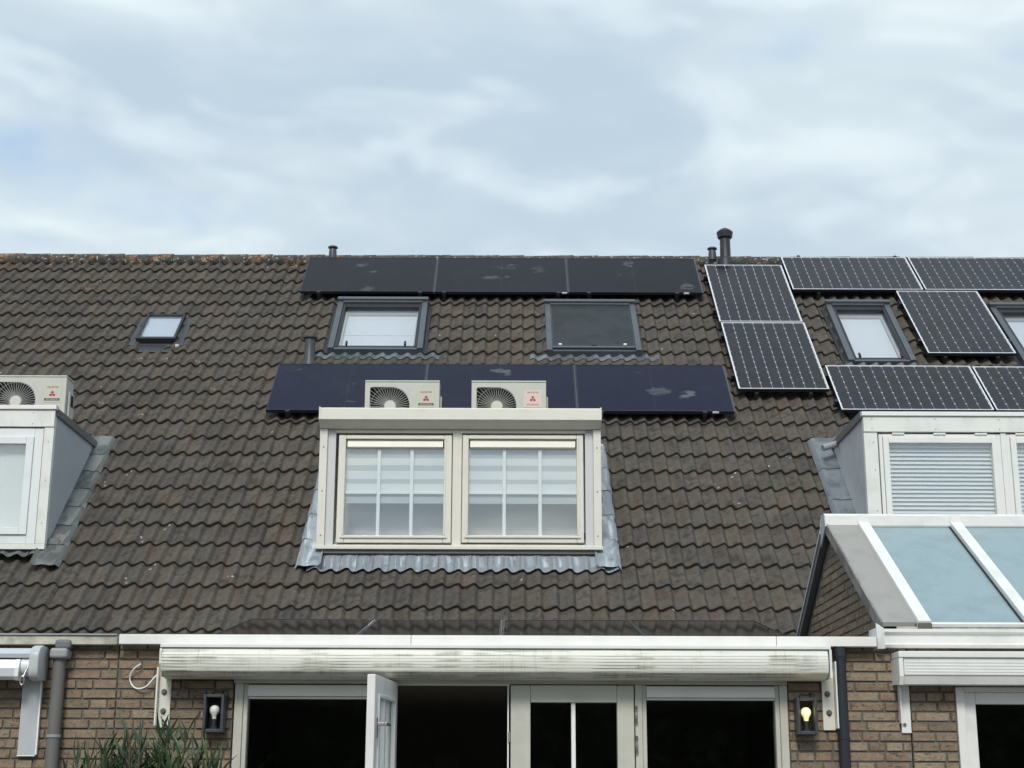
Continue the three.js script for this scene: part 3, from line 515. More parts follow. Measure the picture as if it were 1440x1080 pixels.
{ // right neighbour's dormer
  const [g, y2] = plainDormer(houseRight, dormers.right, { cheek: M.cheekLight, edge: M.trimGrey, top: 577, f1: 584, f2: 606 }); g.userData.label = 'white dormer with venetian blinds behind the glazed roof';
  const [xa, xb] = dormers.right, px = (x, y = 660) => P(x, y, D).x, top = y2 - 0.003, bot = DBASE + 0.031;
  add(g, 'corner_board', box(xa, px(1236), bot, top, -(D + 0.05), -(D - 0.018)), M.board);
  for (const y of [0.35, 0.75, 1.02]) add(g, 'screw', cyl(V3(xa + 0.09, bot + y, -(D - 0.016)), V3(xa + 0.09, bot + y, -(D - 0.022)), 0.006, 8), M.steel);
  add(g, 'corner_board', box(xb - 0.15, xb, bot, top, -(D + 0.05), -(D - 0.018)), M.board);
  const wins = [[px(1238), px(1410)], [px(1418), xb - 0.155]];
  add(g, 'mullion', box(px(1410) + 0.001, px(1418) - 0.001, bot, top, -(D + 0.05), -(D - 0.012)), M.white);
  for (const [x0, x1] of wins) {
    const fr = (n, a, b, c, d, w, zf, m) => add(g, n, [box(a, a + w, c, d, -(D + 0.05), -zf), box(b - w, b, c, d, -(D + 0.05), -zf), box(a + w, b - w, d - w, d, -(D + 0.05), -zf + 0.001), box(a + w, b - w, c, c + w, -(D + 0.05), -zf + 0.001)], m);
    fr('window_frame', x0, x1, bot + 0.002, top - 0.012, 0.035, D - 0.005, M.white); fr('casement_frame', x0 + 0.037, x1 - 0.037, bot + 0.04, top - 0.05, 0.055, D - 0.026, M.white);
    for (const t of [0.16, 0.5, 0.84]) add(g, 'ventilation_cap', box(mix(x0, x1, t) - 0.06, mix(x0, x1, t) + 0.06, top - 0.022, top - 0.002, -(D - 0.002), -(D - 0.022)), M.white);
    const gy0 = bot + 0.09, gy1 = top - 0.1; add(g, 'glass_pane', box(x0 + 0.085, x1 - 0.085, gy0, gy1, -(D + 0.006), -(D + 0.001), 0), glass);
    for (let y = gy1 - 0.02; y > gy0 + 0.01; y -= 0.0405) { const s = box(x0 + 0.09, x1 - 0.09, -0.001, 0.001, -0.0235, 0.0235, 0); s.rotateX(1.0); s.translate(0, y, -(D + 0.06)); add(g, 'blind_slat', s, M.slat); }
  }
  const s0 = P(1174, 622, roofDist(DTOP) - 0.35), s1 = P(1157, 630, roofDist(DTOP) - 0.42); add(g, 'overflow_spout', cyl(V3(xa + 0.05, s0.y, s0.z), V3(s1.x, s1.y, s1.z), 0.035, 14), M.pvcLight);
  soakers(g, xa, -1, 0.24, 0.25, leadGrey, vOf(DTOP) + 0.04, 4);
}

// ------------------------------------------------------------------ ground-floor extensions: brick walls with real joints
function brickRun(wall, x0, x1, y0, y1, dist, seed, keep = () => true) {
  const r = rng(seed), C = 0.0625, out = []; let parity = 0;
  for (let y = y1 - C; y > y0 - C; y -= C, parity++) {
    let x = x0 - (parity % 2 ? 0.055 : 0) - r() * 0.06, run = 0;
    while (x < x1) {
      const head = run >= 2 && r() < 0.6 || r() < 0.16; run = head ? 0 : run + 1; const L = head ? 0.099 : 0.209 + (r() - 0.5) * 0.006; const a = Math.max(x, x0 + 0.004), b = Math.min(x + L, x1 - 0.004); x += L + 0.0115;
      if (b - a < 0.012) continue; const q = { a, b, y, h: 0.0505 + (r() - 0.5) * 0.003, p: (r() - 0.5) * 0.005, m: Math.floor(r() * brickMats.length) }; if (keep(q)) out.push(q);
    }
  }
  const low = [];
  for (const q of out) {
    const g = box(q.a, q.b, q.y + 0.006, q.y + 0.006 + q.h, -(dist + 0.05), -(dist - 0.004 - q.p), 0.004);
    if (q.y > 1.45) { const m = add(wall, 'brick', g, brickMats[q.m], { off: [r() * 5, r() * 5] }); m.rotation.z = (r() - 0.5) * 0.008; } else low.push(metricUV(g, [r(), r()]));
  }
  if (low.length) { const m = add(wall, 'bricks', low, brickMats[2]); m.userData.kind = 'stuff'; }
}
function wallPart(house, x0, x1, y1, seed, y0 = 0) {
  const w = part(house, 'wall', V3((x0 + x1) / 2, 0, -FW)); add(w, 'mortar_bed', box(x0 + 0.001, x1 - 0.001, y0, y1, -(FW + 0.1), -(FW + 0.006), 0), M.mortar); brickRun(w, x0, x1, y0, y1, FW, seed); return w;
}
const F = (a, b, c, d, dist = FW) => rect(a, b, c, d, dist);
const JL = P(162, 1000, FW).x, JR = P(1280, 1000, FW).x, WL = P(327, 1010, FW).x, WR = P(1109, 1010, FW).x, WTOP = P(700, 902, FW).y;
wallPart(houseLeft, -5.2, JL - 0.0005, WTOP, 31); wallPart(houseMid, JL + 0.0005, WL, WTOP, 37); wallPart(houseMid, WR, JR - 0.003, WTOP, 41);
const RW = P(1345, 1010, FW).x; wallPart(houseRight, JR + 0.003, RW, WTOP, 47);
const HEAD = P(700, 948, FW).y;
{ const w = part(houseMid, 'wall', V3(0, HEAD, -FW)); add(w, 'mortar_bed', box(WL + 0.002, WR - 0.002, HEAD + 0.002, WTOP, -(FW + 0.1), -(FW + 0.006), 0), M.mortar); brickRun(w, WL + 0.002, WR - 0.002, HEAD + 0.002, WTOP, FW, 53); }
{ const w = part(houseRight, 'wall', V3(4, HEAD, -FW)); add(w, 'mortar_bed', box(RW + 0.002, 6, HEAD - 0.06, WTOP, -(FW + 0.1), -(FW + 0.006), 0), M.mortar); }
// flat roofs, rooms behind the glass
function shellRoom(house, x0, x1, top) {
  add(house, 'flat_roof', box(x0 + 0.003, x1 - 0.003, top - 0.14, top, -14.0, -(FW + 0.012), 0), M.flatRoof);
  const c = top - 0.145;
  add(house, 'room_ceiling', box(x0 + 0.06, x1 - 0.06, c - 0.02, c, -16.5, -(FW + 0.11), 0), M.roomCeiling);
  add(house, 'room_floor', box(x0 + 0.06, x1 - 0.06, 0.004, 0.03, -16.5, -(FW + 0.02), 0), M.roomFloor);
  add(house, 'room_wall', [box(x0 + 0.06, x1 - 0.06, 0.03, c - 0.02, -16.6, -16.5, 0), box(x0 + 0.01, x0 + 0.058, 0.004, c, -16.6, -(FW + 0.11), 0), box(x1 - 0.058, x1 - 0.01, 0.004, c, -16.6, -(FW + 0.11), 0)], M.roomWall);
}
const ROOFTOP = WTOP + 0.02;
shellRoom(houseLeft, -7.62, JL, ROOFTOP - 0.004); shellRoom(houseMid, JL, JR, ROOFTOP); shellRoom(houseRight, JR, 7.62, ROOFTOP - 0.008);
// fascias
{
  const q = F(167, 891.5, 1233, 906.5, FW - 0.1), y1 = P(700, 893.5, FW - 0.1).y, y0 = P(700, 907.5, FW - 0.1).y; const cuts = [q.x0, P(578, 900, FW - 0.1).x, P(1092, 900, FW - 0.1).x, q.x1];
  for (let i = 0; i < 3; i++) add(houseMid, 'fascia_board', box(cuts[i] + 0.0012, cuts[i + 1] - 0.0012, y0, y1, -(FW - 0.02), -(FW - 0.1), 0.004), M.fascia);
  add(houseMid, 'fascia_return', box(q.x0, q.x1, y0 + 0.005, y1 - 0.004, -(FW + 0.06), -(FW - 0.019), 0), M.aluWhite);
  const l = F(-420, 893, 165, 905.5, FW - 0.08); add(houseLeft, 'gutter_board', box(l.x0, l.x1, l.y0, l.y1, -(FW + 0.05), -(FW - 0.08), 0.005), M.gutterOld);
  add(houseLeft, 'gutter_lip', box(l.x0, l.x1 - 0.002, l.y1 + 0.001, l.y1 + 0.012, -(FW - 0.03), -(FW - 0.092), 0.003), M.pvcLight);
}
// window and door frames of the middle house
{
  const fm = part(houseMid, 'window_wall', V3(0, 0, -FW)), zf = FW - 0.012, zb = FW + 0.1, FL = 0.04; const X = (px, y = 1020) => P(px, y, zf).x, Y = (py, x = 700) => P(x, py, zf).y;
  const head = Y(962); add(fm, 'head_rail', box(WL + 0.001, WR - 0.001, head, HEAD, -zb, -zf), M.frameGrey);
  const post = (a, b, n = 'post') => add(fm, n, box(X(a), X(b), FL, head - 0.001, -zb, -zf), M.frameGrey);
  post(328, 340); post(1098, 1109); post(545, 553); post(893.5, 903.5);
  // fixed windows with a vent strip at the head
  for (const [a, b] of [[340, 545], [903.5, 1098]]) {
    const x0 = X(a) + 0.001, x1 = X(b) - 0.001, t = 0.028; const yv = Y(980), y2 = Y(983.5);
    add(fm, 'window_frame', [box(x0, x0 + t, FL, head - 0.002, -zb, -(zf + 0.014)), box(x1 - t, x1, FL, head - 0.002, -zb, -(zf + 0.014))], M.frameGrey);
    add(fm, 'vent_strip', sweepX([[-0.04, yv], [0.006, yv], [0.012, yv + 0.02], [-0.006, head - 0.01], [-0.04, head - 0.006]], x0 + t + 0.001, x1 - t - 0.001, zf + 0.005, 0.4), M.white);
    add(fm, 'glazing_bead', box(x0 + t + 0.001, x1 - t - 0.001, y2, yv - 0.002, -zb, -(zf + 0.018)), M.white);
    add(fm, 'glass_pane', box(x0 + t + 0.001, x1 - t - 0.001, FL, y2 - 0.001, -(FW + 0.05), -(FW + 0.045), 0), glassDark);
  }
  // closed door leaf
  const a = X(718), b = X(892), zl = zf - 0.008, g0 = X(746), g1 = X(868), gy = Y(987.5), leaf = part(houseMid, 'door', V3((a + b) / 2, FL, -FW)); leaf.userData.label = 'closed glazed terrace door with a glazing bar';
  add(leaf, 'stile', box(a, g0, FL, head - 0.006, -(FW + 0.06), -zl, 0.006), M.frameGrey); add(leaf, 'stile', box(g1, b, FL, head - 0.006, -(FW + 0.06), -zl, 0.006), M.frameGrey);
  add(leaf, 'top_rail', box(g0 + 0.001, g1 - 0.001, gy, head - 0.006, -(FW + 0.06), -zl - 0.001, 0.004), M.frameGrey); add(leaf, 'bottom_rail', box(g0 + 0.001, g1 - 0.001, FL, 0.3, -(FW + 0.06), -zl - 0.001, 0.004), M.frameGrey);
  add(leaf, 'glazing_bar', box(X(803.5), X(809.5), 0.3, gy, -(FW + 0.04), -(zl + 0.02), 0.004), M.bar); add(leaf, 'glass_pane', box(g0, g1, 0.3, gy, -(FW + 0.05), -(FW + 0.045), 0), glassDark);
  for (const y of [995, 1037]) for (let k = 0; k < 3; k++) add(leaf, 'hinge', cyl(V3(b + 0.012, Y(y + k * 9) - 0.012, -(zl - 0.012)), V3(b + 0.012, Y(y + k * 9) + 0.012, -(zl - 0.012)), 0.009, 8), k % 2 ? M.steel : M.bolt);
  add(leaf, 'strike_plate', box(a - 0.016, a - 0.003, Y(1044), Y(1029), -(FW + 0.02), -(zf - 0.004)), M.steel);
  // open leaf swung out over the terrace
  const hinge = V3(X(553.5), 0, -(FW - 0.02)), free = V3(P(521, 1000, FW - 0.8).x, 0, -(FW - 0.8)), dir = free.clone().sub(hinge), Lw = dir.length(); dir.normalize();
  const lg = part(houseMid, 'open_door', hinge.clone().setY(FL)); lg.userData.label = 'glazed terrace door standing open'; lg.rotation.y = Math.atan2(-dir.z, dir.x); ORIGIN.set(lg, V3(0, 0, 0));
  const T = Y(961) - FL, s = 0.105, th = 0.05, oz = 0;
  add(lg, 'stile', box(0.01, s, 0, T, oz - th / 2, oz + th / 2, 0.006), M.aluWhite); add(lg, 'stile', box(Lw - s, Lw, 0, T, oz - th / 2, oz + th / 2, 0.006), M.aluWhite);
  add(lg, 'top_rail', box(s + 0.001, Lw - s - 0.001, T - s, T, oz - th / 2 + 0.001, oz + th / 2 - 0.001), M.aluWhite); add(lg, 'bottom_rail', box(s + 0.001, Lw - s - 0.001, 0, 0.26, oz - th / 2 + 0.001, oz + th / 2 - 0.001), M.aluWhite);
  add(lg, 'glass_pane', box(s, Lw - s, 0.26, T - s, oz - 0.004, oz + 0.004, 0), glass); add(lg, 'glazing_bar', box(Lw / 2 - 0.013, Lw / 2 + 0.013, 0.26, T - s, oz - 0.016, oz + 0.016), M.bar);
  const bead = 0.024; add(lg, 'glazing_bead', [1, -1].flatMap((k) => [box(s, s + bead, 0.262, T - s - 0.002, k * 0.006, k * 0.034), box(Lw - s - bead, Lw - s, 0.262, T - s - 0.002, k * 0.006, k * 0.034), box(s + bead, Lw - s - bead, T - s - bead, T - s - 0.002, k * 0.006, k * 0.034)]), M.aluWhite);
  const hy = Y(1030) - FL; for (const k of [-1]) { add(lg, 'handle_plate', box(Lw - 0.075, Lw - 0.04, hy - 0.06, hy + 0.06, k * (th / 2), k * (th / 2 + 0.008)), M.steel); add(lg, 'handle', [box(Lw - 0.068, Lw - 0.048, hy + 0.01, hy + 0.03, k * (th / 2 + 0.008), k * (th / 2 + 0.05)), box(Lw - 0.18, Lw - 0.048, hy + 0.011, hy + 0.029, k * (th / 2 + 0.05), k * (th / 2 + 0.066))], M.steel); }
  add(fm, 'seal_strip', [box(X(553), X(716.5), Y(963.8), head - 0.001, -(FW + 0.03), -(zf + 0.012), 0), box(X(713.5), X(715.5), FL, Y(964), -(FW + 0.03), -(zf + 0.012), 0)], M.bar);
  for (const [p, q, r_, t] of [[611, 1063, 645, 1094], [587, 1074, 603, 1092], [575, 1074, 581, 1092]]) { const e = rect(p, q, r_, t, 16.44); const f = add(scene, 'picture_frame', [box(e.x0, e.x1, e.y0, e.y1, -16.495, -16.46)], std(col(0.24, 0.25, 0.24), 0.8)); tag(f, p === 611 ? 'large pale picture on the far wall inside the open doorway' : p === 587 ? 'small pale picture beside the large one inside the doorway' : 'narrow pale picture farthest from the large one inside the doorway', 'picture', 'pictures on the room wall'); }
}
{ // right neighbour's window frame
  const g = part(houseRight, 'window', V3(RW + 0.8, 0, -FW)), zf = FW - 0.02; const X = (x) => P(x, 1030, zf).x, Y = (y) => P(1400, y, zf).y, xe = 5.6, FL = 0.04;
  add(g, 'window_frame', [box(RW + 0.002, X(1360), FL, Y(966), -(FW + 0.1), -zf), box(X(1360) + 0.001, xe, Y(973), Y(966), -(FW + 0.1), -zf)], M.white);
  add(g, 'casement_frame', [box(X(1360) + 0.001, X(1376), FL, Y(973) - 0.001, -(FW + 0.08), -(zf + 0.02)), box(X(1376) + 0.001, xe, Y(990), Y(973) - 0.001, -(FW + 0.08), -(zf + 0.021))], M.aluWhite);
  add(g, 'glass_pane', box(X(1376), xe, FL, Y(990), -(FW + 0.05), -(FW + 0.045), 0), glassDark); add(g, 'end_post', box(xe + 0.001, 6.0, FL, Y(966), -(FW + 0.1), -zf), M.white);
  const w = part(houseRight, 'wall', V3(6.8, 0, -FW)); add(w, 'mortar_bed', box(6.002, 7.62, 0, WTOP, -(FW + 0.1), -(FW + 0.006), 0), M.mortar);
}
{ const w = part(houseLeft, 'wall', V3(-6.4, 0, -FW)); add(w, 'mortar_bed', box(-7.62, -5.202, 0, WTOP, -(FW + 0.1), -(FW + 0.006), 0), M.mortar); }
// downpipes
{
  const pg = part(houseLeft, 'downpipe', P(84, 925, FW - 0.06).setY(0)), p = P(84, 926, FW - 0.06), r = 0.041, z = -(FW - 0.06);
  pg.userData.label = 'grey plastic downpipe on the brick wall';
  add(pg, 'pipe', cyl(V3(p.x, 0.01, z), V3(p.x, p.y + 0.01, z), r, 20), M.pvcGrey); const t = P(88, 911, FW - 0.06).y; add(pg, 'socket', box(p.x - 0.052, p.x + 0.065, p.y - 0.005, t - 0.005, -(FW - 0.006), -(FW - 0.13), 0.02), M.pvcLight);
  add(pg, 'outlet', box(p.x - 0.03, p.x + 0.075, t - 0.01, WTOP - 0.005, -(FW - 0.01), -(FW - 0.1), 0.02), M.trimGrey); const y = P(75, 1035, FW - 0.06).y; add(pg, 'pipe_clip', cyl(V3(p.x, y - 0.009, z), V3(p.x, y + 0.009, z), r + 0.006, 20), M.pvcLight);
  const b = P(1181, 925, FW - 0.06), bg = part(houseMid, 'downpipe', V3(b.x, 0, b.z)); bg.userData.label = 'black plastic downpipe beside the awning end';
  add(bg, 'pipe', cyl(V3(b.x, 0.01, z), V3(b.x, P(1181, 910, FW - 0.06).y, z), 0.036, 20), M.pvcBlack);
  for (const [y0, y1, rr_] of [[911, 924, 0.041], [925.5, 928, 0.040], [1037, 1040, 0.040]]) add(bg, 'pipe_socket', cyl(V3(b.x, P(1181, y1, FW - 0.06).y, z), V3(b.x, P(1181, y0, FW - 0.06).y, z), rr_, 20), M.pvcBlack);
}
// ------------------------------------------------------------------ the right neighbour's glazed ridge roof on a brick gable
{
  const GX = 2.50, ridge = P(1168, 727, 11.86), RY = ridge.y - 0.06, RZ = 11.86, EZ = 10.22, EY = P(1285, 881, EZ).y, slope = (RY - EY) / (RZ - EZ), SA = Math.atan(slope), xe = 7.0, BZ = RZ + (RY - 2.6) / slope;
  const up = (t, x, l = 0) => V3(x, mix(EY, RY, t) + l * Math.cos(SA), -(mix(EZ, RZ, t) - l * Math.sin(SA)));
  const gab = part(houseRight, 'gable_wall', V3(GX, 2.6, -RZ)); const base = ROOFTOP;
  const yAt = (d) => (d < RZ ? RY - (RZ - d) * slope : RY - (d - RZ) * slope) - 0.05;
  add(gab, 'mortar_bed', prism([V3(GX + 0.004, base, -(RZ - (yAt(RZ) - base) / slope)), V3(GX + 0.004, yAt(RZ), -RZ), V3(GX + 0.004, base, -(RZ + (yAt(RZ) - base) / slope))], -0.1), M.mortar);
  const r = rng(63), C = 0.0625;
  for (let y = base, k = 0; y < RY; y += C, k++) for (let d = EZ + 0.06 - (k % 2 ? 0.11 : 0) - r() * 0.03; d < BZ; ) {
    const L = r() < 0.14 ? 0.099 : 0.209, a = Math.max(d, EZ + 0.06), b = d + L; d += L + 0.0115; if (b - a < 0.04) continue;
    const lim = Math.min(yAt(a), yAt(b)); if (y + C > lim + 0.02) continue;
    add(gab, 'brick', box(GX - 0.002 + (r() - 0.5) * 0.006, GX + 0.05, y + 0.006, y + 0.0565, -b, -a, 0.004), brickMats[Math.floor(r() * brickMats.length)], { off: [r() * 4, r() * 4] });
  }
  const g = part(houseRight, 'glazed_roof', V3(4.7, EY, -RZ)); g.userData.label = 'ridged roof of pale blue glass in white bars';
  const strip = (x0, x1, l0, l1, t0 = 0, t1 = 1) => prism([up(t0, x0, l0), up(t0, x1, l0), up(t1, x1, l0), up(t1, x0, l0)], l1 - l0);
  add(g, 'verge_capping', strip(GX - 0.035, 2.70, 0.0, 0.03), std(col(0.33, 0.325, 0.30), 0.6, { map: paintMap2 }));
  add(g, 'verge_edge', strip(GX - 0.05, GX - 0.036, -0.05, 0.033), std(col(0.30, 0.295, 0.275), 0.6, { map: paintDirty }));
  const bars = [2.735, 3.455, 4.175, 4.895, 5.615, 6.335];
  const gmat = new THREE.MeshPhysicalMaterial({ color: col(0.29, 0.40, 0.43), roughness: 0.1, transmission: 0.12, thickness: 0, ior: 1.5, map: paintMap2 });
  for (let i = 0; i < bars.length; i++) {
    const x = bars[i]; add(g, 'glazing_bar', strip(x - 0.042, x + 0.042, 0.0, 0.055, -0.015, 1), M.aluWhite); add(g, 'bar_gasket', strip(x - 0.056, x + 0.05, -0.012, 0.02), M.rubber);
    const e = up(-0.02, x, 0.02); add(g, 'bar_end', [box(x - 0.045, x + 0.045, e.y - 0.035, e.y + 0.02, e.z - 0.006, e.z + 0.016), box(x - 0.025, x + 0.025, e.y - 0.05, e.y - 0.036, e.z - 0.006, e.z + 0.012)], std(col(0.12, 0.11, 0.085), 0.7, { map: paintDirty }));
    add(g, 'bar_end', box(x - 0.042, x + 0.042, RY + 0.0, RY + 0.062, -(RZ - 0.075), -(RZ - 0.1)), M.aluWhite);
    const x1 = bars[i + 1] ?? xe; add(g, 'glass_panel', strip(x + 0.043, x1 - 0.043, 0.008, 0.014, 0.012, 1), gmat);
    add(g, 'glass_edge_bar', strip(x + 0.043, x1 - 0.043, 0.0, 0.022, -0.004, 0.011), M.aluWhite);
  }
  add(g, 'ridge_cap', sweepX([[-0.12, RY - 0.03], [0.085, RY - 0.03], [0.09, RY - 0.02], [0.09, RY + 0.055], [0.06, RY + 0.075], [-0.06, RY + 0.075], [-0.12, RY + 0.02]], GX - 0.06, xe, RZ, 0.3), M.aluWhite);
  add(g, 'ridge_end', prism([V3(GX - 0.062, RY - 0.16, -(RZ + 0.12)), V3(GX - 0.062, RY + 0.078, -(RZ + 0.05)), V3(GX - 0.062, RY + 0.078, -(RZ - 0.06)), V3(GX - 0.062, RY - 0.03, -(RZ - 0.1))], 0.012), M.aluGrey);
  const bk = (d, x) => V3(x, RY + 0.0 - d * slope, -(RZ + d)); add(g, 'rear_verge_trim', beam(bk(0.1, GX - 0.03), bk((RY - base) / slope - 0.02, GX - 0.03), 0.05, 0.085), M.trimGrey); add(g, 'rear_verge_edge', beam(bk(0.12, GX - 0.06).add(V3(0, 0.03, 0)), bk((RY - base) / slope - 0.02, GX - 0.06).add(V3(0, 0.03, 0)), 0.008, 0.03), M.aluGrey);
  add(g, 'rear_panel', prism([bk(0.08, GX), bk(0.08, xe), bk((RY - base) / slope, xe), bk((RY - base) / slope, GX)], -0.03), gmat);
  add(g, 'lining', box(GX + 0.12, xe, base - 0.02, base, -13.0, -10.2, 0), std(col(0.5, 0.52, 0.52), 0.9));
  // front gutter
  const gy1 = P(1340, 885, FW - 0.06).y, gy0 = P(1340, 911, FW - 0.06).y, gx = P(1236, 898, FW - 0.06).x, Hh = gy1 - gy0;
  add(g, 'gutter', sweepX([[-0.2, gy0], [0.03, gy0], [0.042, gy0 + 0.018], [0.03, gy0 + 0.03], [0.03, gy1 - 0.035], [0.055, gy1 - 0.02], [0.055, gy1], [0.035, gy1], [0.015, gy1 - 0.03], [-0.2, gy1 - 0.03]], gx + 0.03, xe, FW - 0.03, 0.3), M.aluWhite);
  add(g, 'gutter_end', prism([V3(gx, gy0 - 0.01, -(FW - 0.07)), V3(gx + 0.028, gy0 - 0.01, -(FW - 0.1)), V3(gx + 0.028, gy1, -(FW - 0.1)), V3(gx - 0.012, gy1 + 0.035, -(FW - 0.07))], 0.012), M.aluWhite);
  add(g, 'gutter_end', prism([V3(gx - 0.004, gy0 - 0.008, -(FW + 0.15)), V3(gx - 0.004, gy0 - 0.008, -(FW - 0.068)), V3(gx - 0.004, gy1 + 0.01, -(FW - 0.068)), V3(gx - 0.004, gy1 + 0.01, -(FW + 0.15))], 0.01), M.aluWhite);
  add(g, 'eaves_board', box(GX + 0.06, xe, gy1 - 0.01, EY + 0.0, -(EZ + 0.03), -(EZ - 0.0), 0.002), M.gutterOld);
}
// ------------------------------------------------------------------ awnings
{ // wide cassette over the doors
  const A = thing('awning', V3(0, 2.4, -FW)); tag(A, 'long grimy cream awning cassette over the garden doors', 'awning', 'awnings');
  const Z = FW - 0.24, y1 = P(700, 907, Z).y, ya = P(700, 912, Z).y, y0 = P(700, 948, Z).y, x0 = P(224.5, 930, Z).x, x1 = P(1169, 930, Z).x, h = ya - y0;
  const pts = [[0.02, y0 - 0.02], [0.10, y0 - 0.028], [0.19, y0 - 0.012], [0.222, y0 + 0.004]]; const ribs = [0.1, 0.22, 0.34, 0.46, 0.58, 0.7];
  const bow = (t) => 0.226 + 0.026 * Math.sin(Math.PI * clamp(0.12 + 0.8 * t)); for (const t of ribs) pts.push([bow(t - 0.012), y0 + h * (t - 0.012)], [bow(t) - 0.004, y0 + h * t], [bow(t + 0.025), y0 + h * (t + 0.025)]);
  pts.push([bow(0.86), y0 + h * 0.86], [bow(0.97), y0 + h * 0.97], [0.225, ya - 0.002], [0.02, ya - 0.002]);
  add(A, 'cassette', sweepX(pts, x0 + 0.012, x1 - 0.02, FW, 0.35), cassetteMat); add(A, 'cassette_lid', box(x0, x1, ya, y1, -(FW - 0.025), -(FW - 0.25), 0.004), M.fascia);
  add(A, 'end_cap', sweepX([[0.03, y0 - 0.016], [0.2, y0 - 0.018], [0.248, y0 + 0.06], [0.25, ya - 0.02], [0.235, ya - 0.001], [0.03, ya - 0.001]], x0 - 0.002, x0 + 0.011, FW, 0.3), M.cream); add(A, 'end_cap', sweepX([[0.03, y0 - 0.02], [0.25, y0 - 0.02], [0.255, ya - 0.001], [0.03, ya - 0.001]], x1 - 0.012, x1 + 0.002, FW, 0.3), M.aluWhite);
  for (const [a, b, c, d, bolts] of [[222, 950, 239, 1023, [[231, 973], [229.5, 1000]]], [1157, 950, 1174, 1027, [[1163.5, 976], [1166, 1002.5]]]]) {
    const q = rect(a, b, c, d, FW - 0.03), br = part(A, 'bracket', V3((q.x0 + q.x1) / 2, q.y0, -FW)); add(br, 'plate', box(q.x0, q.x1, q.y0, y0 + 0.05, -(FW - 0.006), -(FW - 0.018), 0.003), M.cream);
    add(br, 'flange', a < 500 ? box(q.x0 - 0.012, q.x0 - 0.001, q.y0 + 0.01, y0 + 0.05, -(FW - 0.006), -(FW - 0.06), 0.002) : box(q.x1 + 0.001, q.x1 + 0.012, q.y0 + 0.01, y0 + 0.1, -(FW - 0.006), -(FW - 0.08), 0.002), M.white);
    for (const [bx_, by_] of bolts) { const p = P(bx_, by_, FW - 0.02); add(br, 'bolt', [cyl(V3(p.x, p.y, -(FW - 0.017)), V3(p.x, p.y, -(FW - 0.021)), 0.019, 16), cyl(V3(p.x, p.y, -(FW - 0.021)), V3(p.x, p.y, -(FW - 0.036)), 0.0125, 6)], M.bolt); }
  }
  const cp = [[223, 947], [216, 954], [206, 965], [196, 968.5], [188, 966], [183, 957], [183.5, 949], [189, 940], [198, 933.5]].map(([x, y], i) => P(x, y, FW - 0.03 - 0.02 * Math.sin(i)));
  add(A, 'cable', new THREE.TubeGeometry(new THREE.CatmullRomCurve3(cp), 60, 0.0052, 8, false), M.bar);
}
{ // the left neighbour's open-arm awning
  const A = thing('awning', V3(-3.6, 2.4, -FW)); tag(A, 'light grey awning with rounded end cap beside the grey downpipe', 'awning', 'awnings');
  const Z = FW - 0.2, X = (x, y = 930) => P(x, y, Z).x, Y = (y) => P(30, y, Z).y, xl = -5.1, yt = Y(909), ym = Y(926), yb = Y(956);
  add(A, 'cover', sweepX([[0.03, ym + 0.005], [0.2, ym + 0.005], [0.205, ym + 0.03], [0.16, yt - 0.008], [0.03, yt]], xl, X(44), FW, 0.3), M.alu);
  add(A, 'end_cap', (() => { const s = new THREE.Shape(); const a = 0.03, b = 0.235; s.moveTo(a, yb + 0.012); s.lineTo(a, yt); s.lineTo(b - 0.09, yt + 0.003); s.quadraticCurveTo(b, yt - 0.01, b, yt - 0.07); s.lineTo(b, yb + 0.07); s.quadraticCurveTo(b, yb + 0.002, b - 0.08, yb + 0.004); const g = new THREE.ExtrudeGeometry(s, { depth: 0.045, bevelEnabled: true, bevelSize: 0.008, bevelThickness: 0.008, bevelSegments: 2, curveSegments: 8 }); g.rotateY(-Math.PI / 2); g.translate(X(54) + 0.004, 0, -FW); return toCreasedNormals(g.toNonIndexed ? (g.index ? g.toNonIndexed() : g) : g, 0.5); })(), M.aluGrey);
  add(A, 'front_bar', sweepX([[0.12, yb + 0.004], [0.205, yb], [0.225, yb + 0.02], [0.225, ym - 0.06], [0.205, ym - 0.008], [0.12, ym - 0.008]], xl, X(23), FW, 0.3), M.alu);
  add(A, 'front_bar_cap', sweepX([[0.115, yb - 0.002], [0.208, yb - 0.004], [0.23, yb + 0.02], [0.23, ym - 0.06], [0.208, ym - 0.005], [0.115, ym - 0.005]], X(23) + 0.001, X(29), FW, 0.3), M.whiteCool);
  add(A, 'roller', cyl(V3(X(29) + 0.001, (ym + yb) / 2 + 0.02, -(FW - 0.14)), V3(X(42), (ym + yb) / 2 + 0.02, -(FW - 0.14)), 0.062, 20), M.whiteCool); const e = P(31, 957, Z - 0.04); const tr = new THREE.TorusGeometry(0.018, 0.005, 8, 18); tr.scale(0.7, 1.5, 1); tr.translate(e.x, e.y, e.z); add(A, 'crank_eye', [tr, cyl(V3(e.x + 0.005, e.y + 0.02, e.z), V3(e.x + 0.025, e.y + 0.09, e.z - 0.02), 0.008, 10)], M.steel);
  const w0 = P(30, 985, FW - 0.03).x, w1 = P(55, 985, FW - 0.03).x, by = P(36, 1061.5, FW - 0.03).y, bg = part(A, 'bracket', V3(w0, by, -FW)); add(bg, 'plate', box(w0, w1, by, yt - 0.03, -(FW - 0.006), -(FW - 0.028), 0.003), M.aluGrey); add(bg, 'edge', [box(w1 + 0.001, w1 + 0.012, by, yt - 0.01, -(FW - 0.006), -(FW - 0.036), 0.002), box(w0, w1, by - 0.009, by - 0.001, -(FW - 0.006), -(FW - 0.034), 0.002)], M.bar);
}
